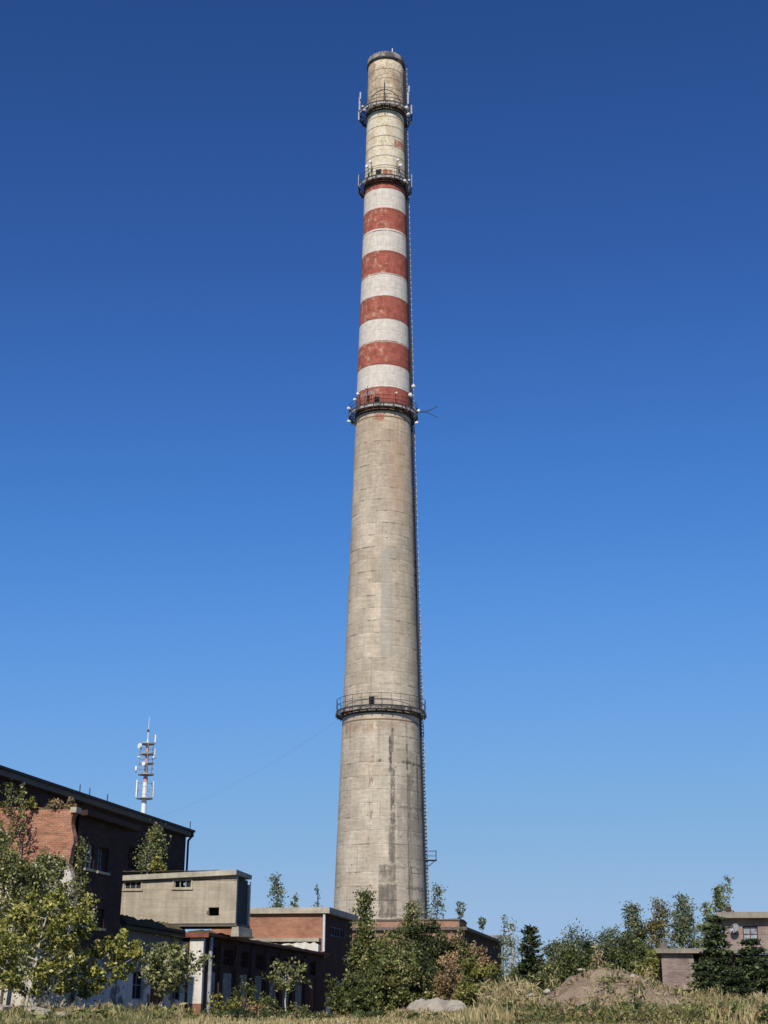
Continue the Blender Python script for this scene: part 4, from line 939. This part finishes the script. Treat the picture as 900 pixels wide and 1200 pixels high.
# ---- far trees and the tree line on the right, far to near
G_FAR = 'bushes and trees of the far tree line'
far = [(648, 118, 1112, 14, 'bluegreen', 'bush', 'low bluish bush just right of the dark pine'), (664, 122, 1106, 14, 'green', 'bush', 'second low bush right of the dark pine with ragged top'),
       (684, 112, 1094, 16, 'bluegreen', 'flame', 'pointed bluish tree rising behind the top of the earth mound'), (700, 108, 1101, 18, 'dark', 'bush', 'dark bush behind the peak of the earth mound'),
       (720, 104, 1092, 18, 'bluegreen', 'bush', 'bluish bush between the mound peak and the feathery birch'), (738, 100, 1098, 20, 'dark', 'bush', 'dark bush below the feathery birch'),
       (758, 98, 1104, 18, 'green', 'bush', 'green bush touching the left end of the brick annex'), (676, 98, 1118, 16, 'green', 'bush', 'low green bush straight behind the left shoulder of the mound'),
       (634, 105, 1128, 16, 'olive', 'bush', 'olive scrub at the foot of the dark pine'), (765, 90, 1118, 14, 'yellow', 'bush', 'yellowish shrub against the left wall of the annex')]
for px, Y, top, hf, lf, shp, lab in far:
    tree('far_bush', lab, 'bush', px, Y, top, hf*1.25, lf, 3400, 2.3, shp, .05, 24, G_FAR, stems=3, cr=.26, wild=.25)
tree('birch_tree', 'feathery bluish birch leaning left of the golden birch', 'tree', 748, 110, 1063, 15, 'bluegreen', 1500, 2.2, 'flame', .35, 22, 'birches beside the brick annex', 'bark_pale', lean=-4, cr=.2, wild=.2, el=2.2)
tree('birch_tree', 'golden-brown birch with pale trunks left of the annex roof', 'tree', 774, 104, 1057, 13, 'birch_gold', 2100, 2.2, 'column', .4, 22, 'birches beside the brick annex', 'bark_pale', stems=2, cr=.2, wild=.15)
tree('birch_tree', 'broad grey-green birch behind the middle of the annex roof', 'tree', 806, 112, 1053, 17, 'bluegreen', 2600, 2.2, 'flame', .3, 26, 'birches beside the brick annex', 'bark_pale', stems=2, cr=.2, wild=.2, el=2.2)
tree('birch_tree', 'small olive birch wedged between annex roof and tall spruce', 'tree', 827, 108, 1062, 11, 'birch', 1700, 2.2, 'flame', .3, 20, 'birches beside the brick annex', 'bark_pale', stems=2, cr=.22, wild=.2)
tree('slender_tree', 'slender green tree standing behind the left end of the upper house roof', 'tree', 848, 100, 1040, 9, 'green', 1100, 2.2, 'flame', .3, 20, None, 'bark_pale', cr=.22, lean=-2)
tree('slender_tree', 'thin pointed pale tree above the brick stack of the house roof', 'tree', 854, 98, 1029, 8, 'birch', 650, 2.1, 'cone', .3, 20, None, 'bark_pale', stems=2, cr=.22)
tree('dead_birch', 'sparse whitish birch with bare twigs between boiler house and pine', 'tree', 600, 108, 1080, 12, 'birch', 700, 2.0, 'flame', .3, 24, None, 'bark_pale', stems=3, cr=.22, wild=.3, tr=.09)
tree('dead_birch', 'nearly leafless grey sapling rising above the boiler house eaves', 'tree', 591, 112, 1073, 7, 'bluegreen', 130, 2.0, 'flame', .3, 16, None, 'bark', cr=.2, wild=.3)
conifer('dark compact pine right of the boiler house', 622, 98, 1083, 15, 5200, 'needle', None, .04, .45, 'pine_tree', 18, -.35, ragged_=.3)
tree('far_bush', 'green undergrowth between the pale birch and the dark pine', 'bush', 610, 100, 1130, 16, 'green', 1800, 2.3, 'bush', .05, 16, G_FAR, stems=3)
# ---- saplings on roofs and behind
ztr = fb.front(340, 1063.5)[1]
tree('roof_sapling', 'tall pointed grey-green tree above the left part of the orange block roof', 'sapling', 322, 132, 1027, 11, 'bluegreen', 900, 2.0, 'cone', .45, 24, None, 'bark', cr=.22)
tree('roof_sapling', 'low rounded green crown over the middle of the orange block roof', 'sapling', 345, 134, 1050, 8, 'bluegreen', 420, 2.0, 'bush', .3, 20, None, 'bark', cr=.24)
tree('roof_sapling', 'thin bare-topped sapling over the right part of the orange block roof', 'sapling', 371, 134, 1037, 5, 'bluegreen', 170, 1.9, 'cone', .5, 22, None, 'bark', cr=.22, stems=2, wild=.4)
tree('roof_sapling', 'light green tree just right of the chimney foot above the parapet', 'sapling', 511, 158, 1039, 11, 'green', 800, 2.1, 'flame', .3, 18, None, 'bark', cr=.24)
zbo = fo.front(545, 1086.5)[1]
tree('roof_sapling', 'spindly sapling growing at the end of the boiler house parapet', 'sapling', 541, 136, 1058, 5.5, 'bluegreen', 120, 1.9, 'vase', .45, 14, None, 'bark_pale', base_z=zbo, cr=.25, lean=-2)
tree('roof_sapling', 'tiny sapling halfway along the dark eaves of the boiler house', 'sapling', 565, 142, 1076, 4.5, 'bluegreen', 90, 1.9, 'vase', .35, 12, None, 'bark', base_z=zbo-.05, cr=.28)
zgr = zL + .34
tree('roof_birch', 'olive-gold young birch growing from the roof of the concrete gallery', 'tree', 174, 89.6, 972, 14, 'birch', 700, 2.5, 'flame', .08, 20, None, 'bark_pale', base_z=zgr, lean=8, cr=.22, wild=.15)
tree('roof_birch', 'low leafy shoot at the foot of the gallery roof birch', 'shrub', 184, 89.2, 1006, 7, 'maple', 260, 2.2, 'bush', .05, 10, None, 'bark', base_z=zgr, cr=.3)
# ---- bushes between the orange block and the boiler house
GB = 'bushes crowding the wall below the chimney'
tree('bush', 'tall leafy sapling towering at the right corner of the orange block', 'tree', 424, 104, 1047, 15, 'green', 2300, 2.4, 'cone', .15, 30, GB, cr=.2, lean=2, wild=.25)
tree('bush', 'second pointed sapling in front of the boiler house parapet', 'tree', 484, 108, 1064, 16, 'olive', 1900, 2.4, 'cone', .2, 26, GB, cr=.22, wild=.25)
for px, Y, top, hf, lf, n_, lab in ((432, 96, 1085, 24, 'olive', 4200, 'olive bush against the dark side wall of the orange block'), (462, 94, 1092, 26, 'olive', 4200, 'greyish olive bush in the middle of the thicket under the chimney'),
        (494, 100, 1086, 26, 'dark', 5200, 'dark green bush covering the left boiler house wall'), (515, 98, 1098, 24, 'dark', 4600, 'dark rounded bush above the pale sand heap'),
        (447, 88, 1126, 26, 'green', 3400, 'lower green bush in front of the thicket near the sand heap'), (416, 84, 1148, 17, 'green', 2200, 'bright low shrub at the foot of the orange block'),
        (474, 86, 1120, 20, 'olive', 2600, 'small olive shrub behind the left end of the sand heap'), (503, 86, 1135, 20, 'dark', 2600, 'low dark shrub directly behind the sand heap'),
        (404, 86, 1160, 12, 'green', 1000, 'small leafy weed bush by the side doors of the orange block')):
    tree('bush', lab, 'bush', px, Y, top, hf, lf, n_, 2.5, 'bush', .04, 26, GB, stems=4, cr=.2, wild=.25)
for px, Y, top, hf, lf, n_, lab in ((539, 96, 1098, 21, 'brown', 2600, 'reddish brown shrub before the boiler house corner'), (562, 94, 1108, 15, 'brown', 1500, 'brown withering shrub under the dark boiler house eaves'),
        (528, 82, 1132, 17, 'brown', 1700, 'brown dry shrub right of the sand heap'), (556, 78, 1122, 17, 'yellow', 2600, 'yellow-green shrub standing out before the boiler house'),
        (545, 90, 1086, 10, 'olive', 700, 'thin olive shoot reaching the boiler house eaves'), (583, 88, 1140, 13, 'dark', 1200, 'dark low bush below the boiler house right corner'),
        (602, 80, 1146, 18, 'green', 1500, 'green shrub left of the earth mound foot'), (628, 84, 1142, 18, 'green', 1500, 'green scrub behind the left foot of the earth mound')):
    tree('bush', lab, 'bush', px, Y, top, hf, lf, n_, 2.4, 'bush', .04, 24, 'autumn shrubs before the boiler house', stems=4, cr=.22, wild=.3)
# ---- spruces on the right
GS = 'dark spruces in front of the brick house'
conifer('tallest dark spruce hiding the gap between annex and house', 841, 66, 1068, 25, 15000, 'needle', GS, .02, .72)
conifer('spruce standing in front of the house window', 882, 62, 1094, 27, 15000, 'needle', GS, .02, .7)
conifer('broad low spruce at the right picture edge', 903, 58, 1118, 27, 9000, 'needle', GS, .02, .62)
conifer('small spruce in front of the annex corner', 822, 62, 1122, 15, 6000, 'needle', GS, .02, .7)
conifer('squat spruce between the two tall spruces', 862, 58, 1128, 22, 9000, 'needle', GS, .02, .55)
# ---- saplings and scrub along the workshop and the white shed
tree('sapling', 'leafy round-crowned sapling before the white shed door', 'sapling', 190, 70, 1111, 25, 'paleolive', 900, 3.5, 'round', .45, 20, None, 'bark_pale', lean=9, cr=.22, wild=.25, tr=.05)
tree('sapling', 'small umbrella-shaped sapling before the boarded workshop bays', 'sapling', 336, 82, 1132, 21, 'paleolive', 300, 3.2, 'vase', .55, 18, None, 'bark_pale', lean=-2, cr=.2, wild=.15, tr=.05)
for px, Y, top, hf, lf, n_, lab in ((253, 78, 1164, 9, 'maple', 330, 'bright yellow-green weed plant beside the grey downpipe'), (290, 80, 1148, 14, 'green', 520, 'loose tall weed bush before the third workshop bay'),
        (318, 80, 1168, 15, 'green', 800, 'low green bush left of the umbrella-shaped sapling'), (272, 78, 1172, 15, 'yellow', 700, 'yellowish low bush before the second workshop bay'),
        (300, 78, 1174, 14, 'brown', 600, 'reddish brown low weeds before the fourth workshop bay'), (352, 80, 1176, 12, 'olive', 400, 'small olive weeds right of the umbrella-shaped sapling'), (278, 82, 1155, 8, 'green', 240, 'wispy vine on the boards of the second workshop bay')):
    tree('weed_bush', lab, 'bush', px, Y, top, hf*.85, lf, int(n_*.33), 2.4, 'bush', .05, 16, 'weed bushes along the workshop', stems=4, cr=.24, wild=.35)
# ---- the big growth at the left
GL = 'trees and climbers at the left edge'
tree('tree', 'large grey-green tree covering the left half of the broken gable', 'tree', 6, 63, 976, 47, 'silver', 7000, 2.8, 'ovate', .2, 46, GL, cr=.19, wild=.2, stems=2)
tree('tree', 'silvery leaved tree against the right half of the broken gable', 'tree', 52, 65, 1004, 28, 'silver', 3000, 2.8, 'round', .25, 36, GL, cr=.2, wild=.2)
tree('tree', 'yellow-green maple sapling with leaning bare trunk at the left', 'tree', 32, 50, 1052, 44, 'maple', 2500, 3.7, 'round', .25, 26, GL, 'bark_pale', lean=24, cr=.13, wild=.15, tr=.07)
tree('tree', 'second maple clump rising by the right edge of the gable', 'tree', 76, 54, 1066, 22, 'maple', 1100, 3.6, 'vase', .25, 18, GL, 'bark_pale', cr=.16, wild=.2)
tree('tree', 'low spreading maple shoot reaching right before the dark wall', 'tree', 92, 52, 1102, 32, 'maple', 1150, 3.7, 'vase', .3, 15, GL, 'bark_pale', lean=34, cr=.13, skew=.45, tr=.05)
tree('ivy_shrub', 'olive ivy hanging on the right corner of the broken gable', 'climber', 90, 68.8, 985, 12, 'olive', 900, 2.4, 'column', .1, 24, GL, cr=.22, wild=.2)
tree('ivy_shrub', 'upper ivy clump on the wing roof at the left picture edge', 'climber', 2, 69, 922, 15, 'olive', 300, 2.6, 'round', .75, 16, GL, cr=.24)
zwt = FW.front(40, 947)[1]
for px, top, hf, lf, lab in ((37, 934, 5, 'maple', 'yellow-green seedling on top of the broken gable'), (26, 918, 4, 'olive', 'thin climber stem against the dark wall above the gable'), (83, 936, 5, 'brown', 'dry brown tuft on the gable corner stone'), (62, 938, 8, 'brown', 'dry stalks along the gable top')):
    tree('roof_plant', lab, 'plant', px, 70.25, top, hf, lf, 90, 2.3, 'bush', .1, 9, 'small plants on the gable top', stems=3, base_z=zwt-.05, cr=.3, tr=.015)

# ================================================================== heaps, mound, slabs
def heap(name, label, cat, px, Y, wl, wr, top, depth_, mat, seed, rough_=.12, pw=1.4):
    p = at(px, 1185, Y); zg = gz(p.x, Y)-.15; root_z = zg; H = zat(px, top, Y)-zg; a, c = wl*Y/FPX, wr*Y/FPX
    n = 70; u = np.linspace(-1, 1, n); U, W = np.meshgrid(u, u)
    X = np.where(U < 0, U*a, U*c); Yv = W*depth_; r = np.sqrt(U**2+W**2)
    h = np.clip(1-r**pw, 0, 1)
    f_ = fbm(X*1.1+seed, Yv*1.1+seed*2, 5)-.47; f2 = fbm(X*4+seed, Yv*4, 3)-.45
    Z = H*h*(1+.22*f_) + (f_*rough_*2.2+f2*rough_)*np.clip((1-r)*4, 0, 1)
    V = np.stack([X.ravel(), Yv.ravel(), Z.ravel()], 1); I_ = np.arange(n*n).reshape(n, n)
    F_ = np.stack([I_[:-1, :-1].ravel(), I_[:-1, 1:].ravel(), I_[1:, 1:].ravel(), I_[1:, :-1].ravel()], 1)
    o = link(name, mesh_np(name, V, F_, mat)); o.location = (p.x, Y, zg); tag(o, label, cat)
    return o
g = G('dry_earth', .97, .05)
c_ = g.mix(g.step(g.noise(1.3, 6, .7), .42, .6), (.42, .31, .205), (.29, .205, .135)); c_ = g.mix(g.step(g.noise(7, 5, .7), .58, .68), c_, (.16, .11, .075)); c_ = g.mix(g.step(g.noise(11, 4, .7), .64, .72), c_, (.55, .46, .35))
g.bump(g.noise(7, 6, .7), .9, .12); M['earth'] = g.done(c_)
g = G('pale_sand', .95, .08); c_ = g.bright((.43, .37, .29), g.noise(1.2, 6, .65), .72, 1.15); c_ = g.mix(g.step(g.noise(3, 6, .7), .6, .7), c_, (.22, .19, .15)); g.bump(g.noise(4, 6), .6, .08); M['sand'] = g.done(c_)
mound = heap('earth_mound', 'long reddish brown earth mound with clods and weeds on the right', 'earth mound', 708, MY, 100, 135, 1135.5, 5.5, M['earth'], 3.1, .085, 1.6)
heap('sand_heap', 'pale grey sand heap in front of the dark bushes', 'sand heap', 505, 72, 34, 30, 1173.5, 2.2, M['sand'], 8.7, .17, 6)
heap('sand_heap', 'smaller pale sand heap at the right end of the larger one', 'sand heap', 535, 70, 18, 18, 1177, 1.8, M['sand'], 5.2, .17, 4)
p = at(640, 1163, 46.0)
def boulder(label, px, py, Y, rx, rz, seed, mat='concrete_grey'):
    p = at(px, py, Y); m = MB(); rr = random.Random(seed); k_ = Y/FPX
    V = []
    for i in range(6):
        for j in range(9):
            th = math.pi*(i+.5)/6; ph = 2*math.pi*j/9; q = 1+rr.uniform(-.22, .18)
            V.append((rx*k_*math.sin(th)*math.cos(ph)*q, rx*k_*.8*math.sin(th)*math.sin(ph)*q, rz*k_*math.cos(th)*q))
    F_ = [(i*9+j, i*9+(j+1) % 9, (i+1)*9+(j+1) % 9, (i+1)*9+j) for i in range(5) for j in range(9)] + [tuple(range(8, -1, -1)), tuple(range(45, 54))]
    m.add(V, F_); o = m.build('stone', M[mat]); o.location = (p.x, Y, p.z); tag(o, label, 'stone', 'stones on the mound and among the weeds'); return o
boulder('pale stone sticking out low on the left slope of the mound', 641, 1162, 46.3, 4.2, 3.0, 4)
boulder('flat pale stone lying on the crest of the mound', 681, 1136.5, 49.6, 5, 1.6, 9)
boulder('small rounded stone near the left foot of the mound', 622, 1166, 46.5, 3, 2, 12, 'concrete_tan')
boulder('grey stone on the right slope of the mound', 741, 1144, 48.5, 3.4, 2.2, 15, 'concrete_tan')
def slab(label, p0, p1, Y0, Y1, wid, th, tilt, mat='concrete_grey'):
    a = at(*p0, Y0); c = at(*p1, Y1); m = MB(); d = (c-a); sd = Vector((-d.y, d.x, 0)).normalized()*wid + Vector((0, 0, tilt)); up = Vector((0, 0, th))
    m.hexa([a, c, c+sd, a+sd, a+up, c+up*.8, c+sd+up, a+sd+up*.9]); o = m.build('concrete_slab', M[mat]); tag(o, label, 'slab', 'broken slabs in the grass at the lower left'); return o
slab('long cracked concrete slab lying in the grass at the lower left', (28, 1186), (70, 1196), 42, 41.5, .5, .12, .04, 'concrete_tan')
slab('short broken concrete slab beside the longer one at the lower left', (82, 1194), (97, 1194.5), 42, 42.2, 1.0, .12, .1, 'concrete_old')
slab('fragment of pale concrete left of the long slab', (3, 1184), (14, 1182), 43, 43.5, .4, .08, .04, 'concrete_tan')

# ================================================================== grass and weeds
def mound_z(x, y):
    dx = np.where(x < mound.location.x, (x-mound.location.x)/(100*MY/FPX), (x-mound.location.x)/(135*MY/FPX)); dy = (y-MY)/5.5
    r = np.sqrt(dx*dx+dy*dy); H = zat(708, 1135.5, MY)-mound.location.z
    return mound.location.z + H*np.clip(1-r**1.5, 0, 1), r
hx = [-400, 0, 200, 236, 255, 400, 480, 520, 560, 610, 660, 750, 830, 862, 900, 1300]; hy = [.36, .34, .30, .22, .17, .17, .16, .2, .5, .62, .40, .45, .7, .55, .5, .5]
def blades(name, mat, n, seed, kind, label_):
    r = np.random.default_rng(seed)
    y = 24 + (92-24)*r.random(n)**.75; x = (r.random(n)*2-1)*(y*.285+2.0)
    px = CX + x/y*FPX; zg = ground_z(x, y); zm, rm = mound_z(x, y); onm = (rm < 1) & (zm > zg); zb_ = np.where(onm, zm, zg)
    dens = fbm(x*.45+seed, y*.45, 4); strawp = np.interp(px, [-200, 0, 215, 240, 480, 520, 640, 760, 840, 900, 1200], [.4, .4, .45, 1.0, 1.0, .7, .45, .5, .5, .7, .7]) + (fbm(x*.3+9, y*.3+4, 3)-.47)*1.2
    keep = (r.random(n) < np.clip((dens-.22)*3.0, .12, 1))
    keep &= (r.random(n) < strawp) if kind == 'straw' else (r.random(n) > strawp)
    bare = np.clip((fbm(x*.9, y*.9+3, 3)-.40)*5, 0, 1)*np.interp(px, [590, 640, 720, 760, 800], [.6, .28, .34, .6, 1.0])
    keep &= ~onm | (r.random(n) < bare)
    keep &= (y > 30) | (r.random(n) < .5)
    x, y, zb_, px, onm = x[keep], y[keep], zb_[keep], px[keep], onm[keep]; n = len(x)
    h = np.interp(px, hx, hy)*np.clip(.05+1.75*(fbm(x*.9+2, y*.9+seed, 4)-.08), .2, 1.8)*r.uniform(.55, 1.35, n); h = np.where(onm, h*.75, h)
    h = np.where(y < 40, np.minimum(h, .22), h)
    wd = r.uniform(.010, .022, n)*(1 + y/70); az = r.random(n)*6.283; lean = r.uniform(.05, .55, n)*h
    b = np.stack([np.cos(az), np.sin(az)*.4, 0*az], 1)*wd[:, None]; la = r.random(n)*6.283; l = np.stack([np.cos(la)*lean, np.sin(la)*lean, h], 1)
    p0 = np.stack([x, y, zb_-.04], 1); m_ = p0+l*np.array([.35, .35, .6])
    V = np.stack([p0-b, p0+b, m_+b*.8, m_-b*.8, p0+l+b*.25, p0+l-b*.25], 1).reshape(-1, 3); o6 = np.arange(n)[:, None]*6
    F_ = np.concatenate([o6+np.array([0, 1, 2, 3]), o6+np.array([3, 2, 4, 5])])
    patch = fbm(x*.6+30, y*.6, 3); t = np.clip(.42+(patch-.47)*1.1+r.normal(0, .2, n), 0, 1)
    o = link(name, mesh_np(name, V, F_, mat, np.concatenate([t, t]))); tag(o, kind='stuff'); return o
blades('dry_grass', L['straw'], 230000, 11, 'straw', '')
blades('green_grass', L['grass'], 230000, 23, 'grass', '')
def weeds(name, leaf, n, seed, pxr, yr, hr, per, lp, el=2.2):
    r = np.random.default_rng(seed); P_ = []; T = []
    for i in range(n):
        y = r.uniform(*yr); px = r.uniform(*pxr); x = (px-CX)/FPX*y; z0 = float(ground_z(x, y)); zm, rm = mound_z(np.array(x), np.array(y)); z0 = max(z0, float(zm)) if rm < 1 else z0
        if rm < 1.02 and r.random() < .88: continue
        h = r.uniform(*hr); k_ = per; t = r.random(k_)**.8
        sp = .10+.16*r.random()
        P_.append(np.stack([x+r.normal(0, sp, k_)*(1.1-t*.7), y+r.normal(0, sp, k_), z0+t*h], 1)); T.append(np.clip(r.normal(.45, .15)+r.normal(0, .15, k_), 0, 1))
    P_ = np.concatenate(P_); T = np.concatenate(T); ydep = P_[:, 1].mean()
    V, F_ = leaf_quads(P_, lp*ydep/FPX, el, dirs=np.tile([0, 0, .7], (len(P_), 1)), up=.1)
    o = link(name, mesh_np(name, V, F_, L[leaf], T)); tag(o, kind='stuff'); return o
weeds('green_weeds', 'green', 200, 5, (560, 900), (40, 62), (.25, .75), 60, 2.2)
weeds('green_weeds', 'olive', 240, 6, (-60, 240), (40, 64), (.12, .42), 60, 2.3)
weeds('dry_weeds', 'brown', 150, 7, (600, 900), (40, 60), (.25, .8), 46, 2.0)
weeds('dry_weeds', 'birch_gold', 90, 8, (600, 830), (38, 47), (.25, .6), 46, 2.0)
weeds('yellow_weeds', 'yellow', 110, 9, (600, 900), (38, 60), (.2, .55), 40, 2.1)
weeds('reed_stalks', 'straw', 130, 10, (560, 622), (52, 72), (.6, 1.5), 26, 1.3, 7)
weeds('reed_stalks', 'straw', 120, 12, (862, 905), (44, 54), (.3, .9), 30, 1.4, 6)
weeds('dry_weeds', 'brown', 110, 15, (-60, 235), (42, 62), (.12, .45), 40, 2.0)
weeds('seed_stalks', 'straw', 130, 16, (-60, 240), (40, 60), (.2, .6), 22, 1.2, 7)
weeds('seed_stalks', 'straw', 150, 17, (620, 860), (40, 56), (.35, .95), 22, 1.2, 7)

# rubble and clods scattered over the mound and round the sand heap, past counting
def scree(name, mat, n, seed, cx, cy, ax, ay, smin, smax):
    r = np.random.default_rng(seed); P_ = []
    V0 = np.array([(1, 0, 0), (-1, 0, 0), (0, 1, 0), (0, -1, 0), (0, 0, 1), (0, 0, -1)], float); F0 = np.array([(0, 2, 4), (2, 1, 4), (1, 3, 4), (3, 0, 4), (2, 0, 5), (1, 2, 5), (3, 1, 5), (0, 3, 5)])
    x = cx + r.normal(0, .42, n)*ax; y = cy + r.normal(0, .42, n)*ay; zm, rm = mound_z(x, y); z = np.where(rm < 1, np.maximum(zm, ground_z(x, y)), ground_z(x, y))
    s_ = smin + (smax-smin)*r.random(n)**3
    V = V0[None]*(s_[:, None]*r.uniform(.6, 1.3, (n, 3)))[:, None, :] * r.uniform(.75, 1.2, (n, 6, 1)); a = r.random(n)*6.283
    X = V[..., 0]*np.cos(a)[:, None]-V[..., 1]*np.sin(a)[:, None]; Y_ = V[..., 0]*np.sin(a)[:, None]+V[..., 1]*np.cos(a)[:, None]
    W = np.stack([X+x[:, None], Y_+y[:, None], V[..., 2]*.7+z[:, None]], -1).reshape(-1, 3); F_ = (F0[None]+(np.arange(n)*6)[:, None, None]).reshape(-1, 3)
    tag(link(name, mesh_np(name, W, F_, mat)), kind='stuff')
scree('clods', M['earth'], 1500, 3, mound.location.x+.3, MY-1.5, 4.0, 4.5, .03, .17)
scree('pale_rubble', M['concrete_tan'], 160, 4, mound.location.x-.3, MY-1.2, 4.5, 5, .02, .11)
scree('pale_rubble', M['sand'], 500, 5, at(512, 1180, 70).x, 70.3, 2.6, 2.4, .03, .22)
weeds('seed_stalks', 'straw', 150, 18, (462, 565), (58, 66), (.12, .48), 20, 1.2, 7)
weeds('green_weeds', 'green', 50, 19, (468, 560), (60, 67), (.1, .4), 40, 1.6)
weeds('dry_weeds', 'brown', 60, 20, (250, 470), (60, 76), (.1, .4), 30, 1.6)
weeds('green_weeds', 'green', 70, 21, (250, 470), (58, 78), (.1, .4), 40, 1.6)
weeds('green_weeds', 'olive', 160, 22, (600, 840), (41, 46), (.2, .6), 60, 2.0)
weeds('dark_weeds', 'dark', 70, 24, (-60, 900), (40, 60), (.15, .45), 60, 2.0)
